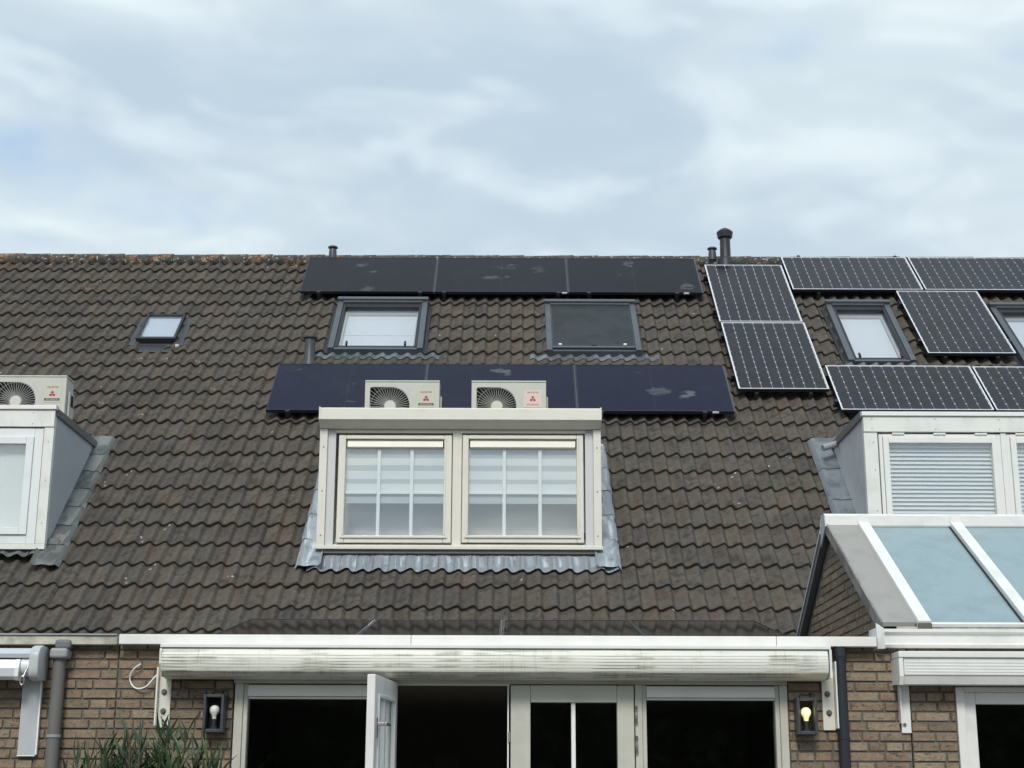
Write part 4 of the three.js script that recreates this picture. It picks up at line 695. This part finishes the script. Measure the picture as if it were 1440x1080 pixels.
{ // the right neighbour's awning
  const A = thing('awning', V3(3.6, 2.4, -FW)); tag(A, 'clean white boxed awning below the glazed roof', 'awning', 'awnings');
  const Z = FW - 0.2, X = (x, y = 940) => P(x, y, Z).x, Y = (y) => P(1350, y, Z).y, y2 = Y(916), ya = Y(925), yb = Y(951), y0 = Y(962), xe = 6.2;
  add(A, 'lid', box(X(1264), xe, ya, y2, -(FW - 0.02), -(FW - 0.215), 0.006), M.white); add(A, 'cassette', sweepX([[0.03, y0], [0.17, y0], [0.19, yb], [0.2, yb + 0.01], [0.2, ya - 0.002], [0.03, ya - 0.002]], X(1271.5), xe, FW, 0.3), M.aluWhite);
  for (let k = 0; k < 4; k++) { const y = mix(yb + 0.02, ya - 0.02, (k + 0.5) / 4); add(A, 'rib', box(X(1271.5) + 0.01, xe, y - 0.002, y + 0.002, -(FW - 0.199), -(FW - 0.203), 0), M.white); }
  add(A, 'end_cap', sweepX([[0.0, y0 + 0.005], [0.19, y0 - 0.004], [0.212, yb], [0.212, ya - 0.003], [0.0, ya - 0.003]], X(1264), X(1270), FW, 0.3), M.white);
  const q = rect(1265.5, 930, 1279, 1031, FW - 0.02), bg = part(A, 'bracket', V3(q.x0, q.y0, -FW)); add(bg, 'plate', box(q.x0, q.x1, q.y0, y0 + 0.02, -(FW - 0.006), -(FW - 0.022), 0.003), M.white); add(bg, 'flange', box(q.x0 - 0.01, q.x0 - 0.001, q.y0 + 0.06, y0 + 0.03, -(FW - 0.006), -(FW - 0.06), 0.002), M.aluWhite); const p = P(1272, 1019, FW - 0.02); add(bg, 'bolt', cyl(V3(p.x, p.y, -(FW - 0.02)), V3(p.x, p.y, -(FW - 0.032)), 0.01, 8), M.bolt);
}
// ------------------------------------------------------------------ wall lanterns
function lantern(px0, py0, px1, py1, lit, label) {
  const q = rect(px0, py0, px1, py1, FW - 0.12), g = thing('wall_lantern', V3((q.x0 + q.x1) / 2, q.y0, -FW)); tag(g, label, 'wall lamp', 'wall lanterns'); const zf = -(FW - 0.13), zb = -(FW - 0.006), t = 0.018, { x0, x1, y0, y1 } = q;
  add(g, 'back_plate', box(x0 + t, x1 - t, y0 + t, y1 - t, zb, zb + 0.012, 0.002), M.black);
  add(g, 'housing', [box(x0, x0 + t, y0, y1, zb, zf), box(x1 - t, x1, y0, y1, zb, zf), box(x0 + t, x1 - t, y1 - t, y1, zb, zf - 0.002), box(x0 + t, x1 - t, y0, y0 + t + 0.004, zb, zf - 0.002)], M.anthracite);
  const cx = (x0 + x1) / 2, cz = (zf + zb) / 2 + 0.012; add(g, 'lamp_holder', [cyl(V3(cx, y0 + t, cz), V3(cx, y0 + 0.085, cz), 0.019, 16), cyl(V3(cx, y0 + t, cz), V3(cx, y0 + t + 0.02, cz), 0.032, 16)], M.black);
  const by = y0 + 0.085; add(g, 'bulb', lathe([[0, 0], [0.014, 0], [0.017, 0.02], [0.03, 0.04], [0.0325, 0.054], [0.029, 0.07], [0.017, 0.082], [0, 0.086]], cx, by, cz), lit ? std(col(0.8, 0.72, 0.42), 0.35, { emissive: new THREE.Color(1, 0.82, 0.36), emissiveIntensity: 0.4 }) : M.bulb);
  if (lit) { const l = new THREE.PointLight(new THREE.Color(1, 0.82, 0.42), 0.012, 3, 2); l.name = 'lamp_light'; l.position.set(0, by + 0.06 - q.y0, cz + FW + 0.04); l.castShadow = true; g.add(l); }
  const wire = new THREE.TubeGeometry(new THREE.CatmullRomCurve3([V3(cx - 0.03, y1 - 0.004, zb + 0.01), V3(cx - 0.015, y1 + 0.028, zb + 0.012), V3(cx + 0.015, y1 + 0.022, zb + 0.012), V3(cx + 0.06, y1 + 0.03, zb + 0.012), V3(cx + 0.075, y1 - 0.03, zb + 0.008)]), 24, 0.0025, 6); add(g, 'hanging_wire', wire, M.black);
}
lantern(285.5, 976.5, 314.5, 1030, false, 'black box wall lantern with white unlit bulb'); lantern(1121, 981, 1149.5, 1033, true, 'black box wall lantern with glowing yellow bulb');

// ------------------------------------------------------------------ outdoor units on the dormer roofs
function badge(red) {
  const c = document.createElement('canvas'); c.width = 256; c.height = 256; const x = c.getContext('2d'); x.fillStyle = red ? '#e2cfc6' : '#cfcbbb'; x.fillRect(0, 0, 256, 256);
  x.textAlign = 'center'; x.fillStyle = red ? '#b5545a' : '#8c3338'; x.font = 'bold 34px sans-serif'; x.fillText('INVERTER', 128, 50, 210);
  x.fillStyle = red ? '#c23a44' : '#a11f2c'; const dia = (cx, cy, a) => { x.beginPath(); const L = 50, w = 24; for (const [s, t] of [[0, 0], [L / 2, -w], [L, 0], [L / 2, w]]) { const X = cx + s * Math.cos(a) - t * Math.sin(a), Y = cy + s * Math.sin(a) + t * Math.cos(a); s || t ? x.lineTo(X, Y) : x.moveTo(X, Y); } x.closePath(); x.fill(); };
  dia(128, 136, -Math.PI / 2); dia(128, 136, Math.PI / 6); dia(128, 136, Math.PI * 5 / 6);
  if (!red) { x.fillStyle = '#4a4a46'; x.fillRect(20, 196, 216, 36); x.fillStyle = '#b9b5a6'; } x.font = 'bold 30px sans-serif'; x.fillText('MITSUBISHI', 128, 225, 205); const t = new THREE.CanvasTexture(c); t.colorSpace = THREE.SRGBColorSpace; return t;
}
const badgeMats = [false, true].map((r) => std(col(0.9, 0.9, 0.88), 0.5, { map: badge(r) }));
function outdoorUnit(pos, label, red) {
  const g = thing('outdoor_unit', pos); tag(g, label, 'air conditioner', 'outdoor air conditioning units'); ORIGIN.set(g, V3(0, 0, 0)); const W = 0.77, H = 0.5, Dp = 0.27, b = 0.045;
  const s = new THREE.Shape([[-W / 2, b], [W / 2, b], [W / 2, b + H], [-W / 2, b + H]].map(([x, y]) => new THREE.Vector2(x, y))), cx = -0.125, cy = b + 0.245, r = 0.208; const hole = new THREE.Path(), L = cx - 0.214, Rr = cx + r, T = cy + 0.207, B = cy - 0.207, c1 = 0.03, c2 = 0.19;
  hole.moveTo(L + c1, B); hole.lineTo(Rr - c2, B); hole.quadraticCurveTo(Rr - 0.02, B + 0.02, Rr, B + c2); hole.lineTo(Rr, T - c2); hole.quadraticCurveTo(Rr - 0.02, T - 0.02, Rr - c2, T); hole.lineTo(L + c1, T); hole.quadraticCurveTo(L, T, L, T - c1); hole.lineTo(L, B + c1); hole.quadraticCurveTo(L, B, L + c1, B); s.holes.push(hole);
  const fp = new THREE.ExtrudeGeometry(s, { depth: 0.012, bevelEnabled: true, bevelSize: 0.004, bevelThickness: 0.004, bevelSegments: 1, curveSegments: 10 }); fp.translate(0, 0, Dp / 2 - 0.016); add(g, 'front_panel', fp, M.acBody);
  add(g, 'casing', [box(-W / 2, -W / 2 + 0.02, b, b + H, -Dp / 2, Dp / 2 - 0.022), box(W / 2 - 0.02, W / 2, b, b + H, -Dp / 2, Dp / 2 - 0.022), box(-W / 2 + 0.02, W / 2 - 0.02, b, b + H, -Dp / 2, -Dp / 2 + 0.02), box(-W / 2 + 0.02, W / 2 - 0.02, b, b + 0.02, -Dp / 2 + 0.02, Dp / 2 - 0.022)], M.acBody);
  add(g, 'lid', box(-W / 2 - 0.006, W / 2 + 0.006, b + H + 0.004, b + H + 0.022, -Dp / 2 - 0.004, Dp / 2 + 0.006, 0.006), M.acBody);
  add(g, 'fan_shroud', box(L - 0.01, Rr + 0.01, B - 0.01, T + 0.01, 0.0, 0.01, 0), M.rubber);
  const blades = []; for (let i = 0; i < 3; i++) { const p = new THREE.Shape(); p.moveTo(0.04, -0.03); p.quadraticCurveTo(0.12, -0.1, 0.18, -0.07); p.quadraticCurveTo(0.2, 0.02, 0.16, 0.08); p.quadraticCurveTo(0.1, 0.03, 0.04, 0.03); const e = new THREE.ExtrudeGeometry(p, { depth: 0.004, bevelEnabled: false, curveSegments: 6 }); e.rotateX(0.25); e.rotateZ(i * 2.094 + 0.4); e.translate(cx, cy, 0.06); blades.push(e); } add(g, 'fan', blades, M.black);
  const wires = []; for (let i = 0; i < 44; i++) { const a = i / 44 * Math.PI * 2 + 0.03, f = 1 / Math.max(Math.abs(Math.cos(a)), Math.abs(Math.sin(a))), rr_ = Math.cos(a) < 0 ? Math.min(r * f, r * 1.32) : r * Math.min(f, 1.09); wires.push(beam(V3(cx + 0.05 * Math.cos(a), cy + 0.05 * Math.sin(a), Dp / 2 - 0.006), V3(cx + rr_ * Math.cos(a), cy + rr_ * Math.sin(a), Dp / 2 - 0.006), 0.0046, 0.0046, V3(0, 0, 1))); }
  for (const q of [0.203]) { const t = new THREE.TorusGeometry(q, 0.0018, 5, 48); t.translate(cx, cy, Dp / 2 - 0.004); wires.push(t); } add(g, 'fan_guard', wires, M.wire);
  const hub = new THREE.CylinderGeometry(0.058, 0.062, 0.012, 28); hub.rotateX(Math.PI / 2); hub.translate(cx, cy, Dp / 2); add(g, 'hub', hub, M.acHub);
  const bd = new THREE.PlaneGeometry(0.19, 0.19); bd.translate(0.25, b + H - 0.172, Dp / 2 + 0.0025); add(g, 'badge', bd, badgeMats[red ? 1 : 0], { keepUV: true });
  add(g, 'valve_cover', box(W / 2 + 0.001, W / 2 + 0.026, b + 0.05, b + 0.37, -0.11, 0.06, 0.008), M.acBody); add(g, 'grip', box(W / 2 + 0.0265, W / 2 + 0.03, b + 0.22, b + 0.34, -0.07, 0.02, 0), M.black);
  for (const x of [-0.25, 0.25]) add(g, 'foot', box(x - 0.03, x + 0.03, 0, b - 0.004, -Dp / 2 - 0.02, Dp / 2 + 0.02), M.black);
}
{
  const yb = DTOP - 0.019, zf = 15.45; const at = (px, red, label, z = zf) => outdoorUnit(V3(P(px, 560, z).x, yb, -(z + 0.135)), label, red);
  at(565.5, false, 'cream outdoor unit with grey-banded badge on the cream dormer roof'); at(715.5, true, 'cream outdoor unit with pink badge on the cream dormer roof'); at(39, false, 'cream outdoor unit on the grey-sided dormer roof', 15.3);
}
// ------------------------------------------------------------------ solar panels
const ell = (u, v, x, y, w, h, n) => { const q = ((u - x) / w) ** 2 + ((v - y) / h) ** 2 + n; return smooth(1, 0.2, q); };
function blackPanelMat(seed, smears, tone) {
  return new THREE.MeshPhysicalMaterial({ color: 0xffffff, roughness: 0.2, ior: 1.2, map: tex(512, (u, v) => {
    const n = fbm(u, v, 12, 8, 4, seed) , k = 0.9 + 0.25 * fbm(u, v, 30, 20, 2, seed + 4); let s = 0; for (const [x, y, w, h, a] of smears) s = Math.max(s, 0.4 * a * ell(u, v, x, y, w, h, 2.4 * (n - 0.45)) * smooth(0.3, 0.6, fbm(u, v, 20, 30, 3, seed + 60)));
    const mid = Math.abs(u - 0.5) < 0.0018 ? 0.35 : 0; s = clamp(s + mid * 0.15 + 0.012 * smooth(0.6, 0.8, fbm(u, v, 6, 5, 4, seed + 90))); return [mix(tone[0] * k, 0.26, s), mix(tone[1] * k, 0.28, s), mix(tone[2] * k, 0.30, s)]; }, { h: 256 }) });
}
function panelBase(u0, u1, v0, v1, n, label, group, plane) {       // plane: {pos, turn} or the main roof
  const W = u1 - u0, H = v1 - v0, g = thing('solar_panel', plane ? plane.pos : roofPoint((u0 + u1) / 2, (v0 + v1) / 2, n), plane ? plane.turn : ROOF_TURN); tag(g, label, 'solar panel', group); return { g, a: W / 2, b: H / 2 };
}
function blackPanel(u0, u1, v0, v1, n, label, group, mat, plane) {
  const { g, a, b } = panelBase(u0, u1, v0, v1, n, label, group, plane), t = 0.012, fm = M.blackFrame;
  const ge = new THREE.PlaneGeometry(2 * a - 2 * t, 2 * b - 2 * t); ge.translate(0, 0, 0.001); add(g, 'glass_face', ge, mat, { keepUV: true });
  add(g, 'frame', [box(-a, -a + t, -b, b, -0.036, 0.004, 0.001), box(a - t, a, -b, b, -0.036, 0.004, 0.001), box(-a + t, a - t, b - t, b, -0.036, 0.004, 0.001), box(-a + t, a - t, -b, -b + t, -0.036, 0.004, 0.001)], fm); add(g, 'back_sheet', box(-a + t, a - t, -b + t, b - t, -0.03, -0.006, 0), M.black);
  return { g, a, b };
}
M.blackFrame = std(col(0.03, 0.032, 0.045), 0.35, { metalness: 0.5 });
function mounts(g, a, b, n, clipX) {        // rails below the panel and the clamps seen at its lower edge
  for (const y of [-b * 0.55, b * 0.55]) add(g, 'rail', box(-a, a, y - 0.02, y + 0.02, -0.075, -0.0375, 0.001), M.black);
  for (const x of clipX) { add(g, 'clamp', [box(x - 0.025, x + 0.025, -b - 0.035, -b - 0.001, -0.05, 0.006), box(x - 0.02, x + 0.02, -b - 0.02, -b + 0.05, -n - 0.02, -0.051)], M.black); }
}
const NP = 0.12;
{
  const seam = (row, xs, yT, yB) => xs.map((x) => { const [t, b] = x; return (R(t, yT, NP).u + R(b, yB, NP).u) / 2; });
  const rowsDef = [
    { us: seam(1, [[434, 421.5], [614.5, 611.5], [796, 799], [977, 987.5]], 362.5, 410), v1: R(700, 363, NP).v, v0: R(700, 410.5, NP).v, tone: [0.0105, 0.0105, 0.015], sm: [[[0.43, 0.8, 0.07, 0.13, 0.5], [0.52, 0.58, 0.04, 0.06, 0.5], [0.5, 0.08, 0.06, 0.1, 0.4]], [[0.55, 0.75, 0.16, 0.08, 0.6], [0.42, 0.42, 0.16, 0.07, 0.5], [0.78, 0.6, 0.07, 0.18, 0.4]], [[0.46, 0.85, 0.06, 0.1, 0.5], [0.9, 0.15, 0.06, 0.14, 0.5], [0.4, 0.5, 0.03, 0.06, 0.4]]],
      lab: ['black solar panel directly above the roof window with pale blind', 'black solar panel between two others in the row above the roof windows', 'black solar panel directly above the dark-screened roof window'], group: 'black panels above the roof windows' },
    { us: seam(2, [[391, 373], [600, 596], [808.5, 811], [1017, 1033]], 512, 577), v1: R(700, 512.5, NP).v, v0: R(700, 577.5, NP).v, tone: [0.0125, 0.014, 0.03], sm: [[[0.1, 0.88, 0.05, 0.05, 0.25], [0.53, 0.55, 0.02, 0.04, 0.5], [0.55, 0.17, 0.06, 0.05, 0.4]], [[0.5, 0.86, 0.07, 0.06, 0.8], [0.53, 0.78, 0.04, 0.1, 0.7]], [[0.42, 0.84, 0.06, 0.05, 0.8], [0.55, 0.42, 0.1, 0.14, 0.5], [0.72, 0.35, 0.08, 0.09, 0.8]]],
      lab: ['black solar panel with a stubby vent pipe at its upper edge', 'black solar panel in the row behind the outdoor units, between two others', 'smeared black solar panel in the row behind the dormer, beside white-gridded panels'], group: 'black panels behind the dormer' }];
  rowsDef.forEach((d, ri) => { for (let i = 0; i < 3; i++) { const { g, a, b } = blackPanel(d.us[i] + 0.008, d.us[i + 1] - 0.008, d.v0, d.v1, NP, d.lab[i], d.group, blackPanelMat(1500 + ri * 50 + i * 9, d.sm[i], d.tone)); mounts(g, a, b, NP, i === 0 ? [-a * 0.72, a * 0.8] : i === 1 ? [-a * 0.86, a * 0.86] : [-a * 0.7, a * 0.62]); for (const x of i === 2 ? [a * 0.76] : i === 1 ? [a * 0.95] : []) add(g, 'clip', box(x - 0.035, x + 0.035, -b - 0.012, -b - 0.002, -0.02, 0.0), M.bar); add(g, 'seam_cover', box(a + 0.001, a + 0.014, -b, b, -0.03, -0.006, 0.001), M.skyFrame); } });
}
// white-gridded panels of eight by thirteen cells
{
  const cellMats = [[0.016, 0.0165, 0.021], [0.0185, 0.019, 0.024], [0.0145, 0.015, 0.019], [0.017, 0.018, 0.026]].map((c) => new THREE.MeshPhysicalMaterial({ color: col(...c), roughness: 0.16, ior: 1.3 }));
  const sheet = std(col(0.5, 0.51, 0.54), 0.5), frameW = std(col(0.80, 0.81, 0.82), 0.35, { metalness: 0.15 }), group = 'white-gridded panels on the house with the glazed roof';
  const cellGeo = new Map();
  function gridPanel(cu, cv, W, H, nx, ny, label) {
    const { g, a, b } = panelBase(cu - W / 2, cu + W / 2, cv - H / 2, cv + H / 2, NP, label, group), t = 0.011;
    add(g, 'frame', [box(-a, -a + t, -b, b, -0.036, 0.005, 0.001), box(a - t, a, -b, b, -0.036, 0.005, 0.001), box(-a + t, a - t, b - t, b, -0.036, 0.005, 0.001), box(-a + t, a - t, -b, -b + t, -0.036, 0.005, 0.001)].map((q) => { q.translate(0, 0, 0.037); q.scale(1, 1, 0.15); return q; }), frameW);
    add(g, 'frame_side', [box(-a, -a + t, -b, b, -0.036, -0.001, 0), box(a - t, a, -b, b, -0.036, -0.001, 0), box(-a + t, a - t, b - t, b, -0.036, -0.001, 0), box(-a + t, a - t, -b, -b + t, -0.036, -0.001, 0)], M.blackFrame);
    add(g, 'back_sheet', box(-a + t, a - t, -b + t, b - t, -0.03, -0.002, 0), sheet); const ix = 2 * a - 2 * t - 0.016, iy = 2 * b - 2 * t - 0.016, cw = ix / nx, ch = iy / ny, key = `${cw.toFixed(4)}_${ch.toFixed(4)}`;
    if (!cellGeo.has(key)) { const x = cw / 2 - (nx < ny ? 0.0021 : 0.0019), y = ch / 2 - 0.0011, c = 0.0125, ge = new THREE.ShapeGeometry(new THREE.Shape([[-x + c, -y], [x - c, -y], [x, -y + c], [x, y - c], [x - c, y], [-x + c, y], [-x, y - c], [-x, -y + c]].map((p) => new THREE.Vector2(...p)))); cellGeo.set(key, ge); }
    for (let i = 0; i < nx; i++) for (let j = 0; j < ny; j++) { const m = new THREE.Mesh(cellGeo.get(key), cellMats[Math.floor(rand() * 4)]); m.name = 'solar_cell'; m.position.set(-ix / 2 + cw * (i + 0.5), -iy / 2 + ch * (j + 0.5), 0.001); g.add(m); }
    for (const y of [-b * 0.6, b * 0.6]) { add(g, 'rail', box(-a - 0.05, a + 0.05, y - 0.02, y + 0.02, -0.078, -0.0375, 0.001), M.black); }
    add(g, 'clamp', [box(-a - 0.04, -a - 0.001, -b * 0.6 - 0.025, -b * 0.6 + 0.025, -0.05, 0.004), box(-a - 0.04, -a - 0.001, b * 0.6 - 0.025, b * 0.6 + 0.025, -0.05, 0.004), box(a + 0.001, a + 0.04, -b * 0.6 - 0.025, -b * 0.6 + 0.025, -0.05, 0.004), box(-a * 0.6 - 0.02, -a * 0.6 + 0.02, -b - 0.03, -b + 0.04, -NP - 0.02, -0.04), box(a * 0.6 - 0.02, a * 0.6 + 0.02, -b - 0.03, -b + 0.04, -NP - 0.02, -0.04)], M.black);
    return { g, a, b };
  }
  const mid = (pts) => { const q = pts.map(([x, y]) => R(x, y, NP)); return [q.reduce((s, p) => s + p.u, 0) / 4, q.reduce((s, p) => s + p.v, 0) / 4, ((q[1].u - q[0].u) + (q[2].u - q[3].u)) / 2, ((q[0].v - q[3].v) + (q[1].v - q[2].v)) / 2]; };
  const put = (pts, nx, ny, label) => { const [u, v, W, H] = mid(pts); return gridPanel(u, v, W, H, nx, ny, label); };
  put([[990.5, 373.8], [1098, 372.3], [1128.5, 451.5], [1012.5, 453.3]], 8, 13, 'white-gridded solar panel standing upright below the tall flue');
  put([[1013.5, 455.0], [1129.5, 452.8], [1167, 547], [1039.5, 547]], 8, 13, 'white-gridded solar panel standing upright, lower of two below the flue');
  const e1 = put([[1097.5, 361.8], [1272.5, 362.5], [1299, 407.5], [1115.5, 406.8]], 13, 8, 'white-gridded solar panel lying at the ridge beside the tall flue'); put([[1276, 362.5], [1451, 363], [1484, 408], [1302, 407.5]], 13, 8, 'white-gridded solar panel lying at the ridge, second from the flue');
  for (const x of [-0.6, 0.7]) add(e1.g, 'clamp', box(x - 0.02, x + 0.02, e1.b + 0.001, e1.b + 0.03, -0.03, 0.02), M.black);
  put([[1258.7, 409.5], [1373, 410], [1430, 497.5], [1306.5, 496]], 8, 13, 'white-gridded solar panel standing between two narrow roof windows');
  put([[1160, 514], [1363, 515.5], [1398.5, 576.5], [1184, 576.5]], 13, 8, 'white-gridded solar panel lying just above the venetian-blind dormer'); put([[1366.5, 515.5], [1569, 517], [1614, 577.5], [1402, 577]], 13, 8, 'white-gridded solar panel lying above the dormer, farther from upright panels');
}
// four low-tilted panels on the flat roof: smooth black glass that mirrors the tiles
{
  const tilt = THREE.MathUtils.degToRad(10.2), zt = 12.62, yt = P(705, 872, zt).y, L = 1.66, Wp = (P(1062, 873, zt).x - P(352, 868, zt).x) / 4, x0 = P(352, 868, zt).x;
  const mat = new THREE.MeshPhysicalMaterial({ color: col(0.011, 0.011, 0.013), roughness: 0.06, ior: 1.5 });
  for (let i = 0; i < 4; i++) {
    const cx = x0 + Wp * (i + 0.5), c = V3(cx, yt - Math.sin(tilt) * L / 2, -(zt - Math.cos(tilt) * L / 2));
    const { g, a, b } = blackPanel(-Wp / 2 + 0.006, Wp / 2 - 0.006, -L / 2, L / 2, 0, ['low flat-roof black panel at the row end toward the grey downpipe', 'low flat-roof black panel, second from the row end toward the grey downpipe', 'low flat-roof black panel, second from the row end toward the brick gable', 'low flat-roof black panel at the row end toward the brick gable'][i], 'low black panels on the flat roof', mat, { pos: c, turn: -(Math.PI / 2 - tilt) });
    const back = new THREE.Group(); back.name = 'support'; g.add(back); for (const x of [-a * 0.8, a * 0.8]) for (const y of [-b + 0.1, b - 0.1]) { const h = c.y + y * Math.sin(tilt) - ROOFTOP - 0.03; const s = box(x - 0.02, x + 0.02, -h / Math.cos(tilt), -0.0, -0.02, 0.02); const m = new THREE.Mesh(metricUV(s), M.black); m.name = 'leg'; m.position.set(0, y, -0.036); m.rotation.x = -(tilt - Math.PI / 2) ; back.add(m); }
    if (i < 3) add(g, 'end_clamp', box(a - 0.0, a + 0.012, b - 0.07, b - 0.01, -0.02, 0.008), M.black);
    if (i < 3) add(g, 'seam', box(a + 0.001, a + 0.005, -b, b - 0.08, -0.03, 0.0055, 0), M.steel);
  }
}
// ------------------------------------------------------------------ oleander in a pot at the wall
{
  const bz = FW - 0.62, bx0 = P(203, 1060, bz).x, g = thing('oleander', V3(bx0, 0, -bz)); tag(g, 'bushy oleander with narrow leaves in front of the brick wall', 'plant'); ORIGIN.set(g, V3(0, 0, 0)); const r = rng(99);
  add(g, 'pot', lathe([[0, 0], [0.2, 0], [0.27, 0.4], [0.29, 0.4], [0.29, 0.44], [0.25, 0.44], [0.24, 0.38], [0, 0.38]], 0, 0, 0, 28), std(col(0.12, 0.1, 0.09), 0.8));
  const lg = (() => { const pos = [], idx = [], n = 5; for (let i = 0; i <= n; i++) { const t = i / n, w = 0.5 * Math.sin(Math.PI * Math.pow(t, 0.8)) * (1 - 0.25 * t) + 0.02; const y = t, z = -0.28 * t * t; pos.push(-w * 0.15, y, z + 0.03 * w, 0, y, z, w * 0.15, y, z + 0.03 * w); } for (let i = 0; i < n; i++) { const a = i * 3; idx.push(a, a + 1, a + 4, a, a + 4, a + 3, a + 1, a + 2, a + 5, a + 1, a + 5, a + 4); } const q = new THREE.BufferGeometry(); q.setAttribute('position', new THREE.BufferAttribute(new Float32Array(pos), 3)); q.setIndex(idx); q.computeVertexNormals(); return metricUV(q); })();
  const lm = [[0.045, 0.085, 0.035], [0.06, 0.105, 0.04], [0.035, 0.07, 0.035], [0.085, 0.12, 0.045], [0.05, 0.09, 0.05]].map((c) => new THREE.MeshPhysicalMaterial({ color: col(...c), roughness: 0.5, transmission: 0.12, thickness: 0, side: THREE.DoubleSide })), redLeaf = std(col(0.16, 0.045, 0.04), 0.6, { side: THREE.DoubleSide });
  const tips = [[-0.38, 1.72], [-0.30, 1.80], [-0.22, 1.83], [-0.14, 1.87], [-0.07, 1.93], [0.0, 1.90], [0.06, 1.96], [0.11, 1.95], [0.16, 1.93], [0.25, 1.97], [0.31, 1.86], [0.38, 1.80], [0.44, 1.72], [-0.18, 1.75], [0.03, 1.80], [0.2, 1.78], [-0.33, 1.6], [0.35, 1.62], [-0.05, 1.68], [0.12, 1.7], [0.27, 1.66], [-0.42, 1.55], [0.46, 1.55]];
  for (let i = 0; i < 24; i++) tips.push([(r() - 0.5) * 0.86, 1.68 + r() * 0.17]); const more = []; for (let i = 0; i < 26; i++) more.push([(r() - 0.5) * 0.95, 0.9 + r() * 0.7]); const leaves = [];
  for (const [ti, [x, y]] of [...tips, ...more].entries()) {
    const z = (r() - 0.5) * 0.34, top = V3(x, y - 0.05, z), mid = V3(x * 0.55, y * 0.6, z * 0.5), cv = new THREE.CatmullRomCurve3([V3(x * 0.12, 0.38, z * 0.1), mid, top]); add(g, 'stem', new THREE.TubeGeometry(cv, 10, 0.006, 6), M.stem);
    const n = ti < tips.length ? 32 : 20; for (let k = 0; k < n; k++) { const t = 1 - 0.36 * (k / n), p = cv.getPoint(t), a = k * 2.2 + r(), out = 0.25 + 0.85 * (k / n) + r() * 0.25; leaves.push({ p, a, out, L: 0.11 + r() * 0.08, m: ti === 4 && k % 3 === 0 ? redLeaf : lm[Math.floor(r() * 5)], y: p.y }); }
  }
  leaves.sort((a, b) => b.y - a.y); const rest = []; leaves.forEach((l, i) => { const d = V3(Math.cos(l.a) * Math.sin(l.out), Math.cos(l.out), Math.sin(l.a) * Math.sin(l.out)), m = new THREE.Mesh(lg, l.m); m.name = 'leaf'; m.quaternion.setFromUnitVectors(V3(0, 1, 0), d); m.rotateY(r() * 6); m.position.copy(l.p); m.scale.set(l.L * 0.85, l.L, l.L); if (i < 300) g.add(m); else { m.updateMatrix(); rest.push(lg.clone().applyMatrix4(m.matrix)); } });
  const f = new THREE.Mesh(mergeGeometries(rest), lm[2]); f.name = 'leaves'; f.userData.kind = 'stuff'; g.add(f);
}
// ------------------------------------------------------------------ tall hedge at the end of the garden, mirrored darkly in the ground-floor glass
{
  const g = thing('hedge', V3(0, 0, 9)); tag(g, 'tall dark clipped hedge closing the garden behind the photographer', 'hedge'); ORIGIN.set(g, V3(0, 0, 0)); const r = rng(5);
  add(g, 'branches', box(-13, 13, 0, 4.6, -0.4, 0.5, 0.05), std(col(0.02, 0.025, 0.015), 0.95));
  const ge = new THREE.PlaneGeometry(0.12, 0.2), im = new THREE.InstancedMesh(ge, std(col(0.045, 0.075, 0.03), 0.7, { side: THREE.DoubleSide }), 14000), o = new THREE.Object3D(); for (let i = 0; i < 14000; i++) { const top = r() < 0.12; o.position.set((r() - 0.5) * 26.4, top ? 4.55 + r() * 0.35 : r() * 4.8, top ? (r() - 0.5) : -0.38 - r() * 0.3); o.rotation.set(r() * 6, r() * 6, r() * 6); o.scale.setScalar(0.7 + r() * 0.9); o.updateMatrix(); im.setMatrixAt(i, o.matrix); } im.name = 'foliage'; im.userData.kind = 'stuff'; g.add(im);
}
scene.traverse((o) => { if (o.isMesh) { o.castShadow = true; o.receiveShadow = true; } });
renderer.render(scene, camera);
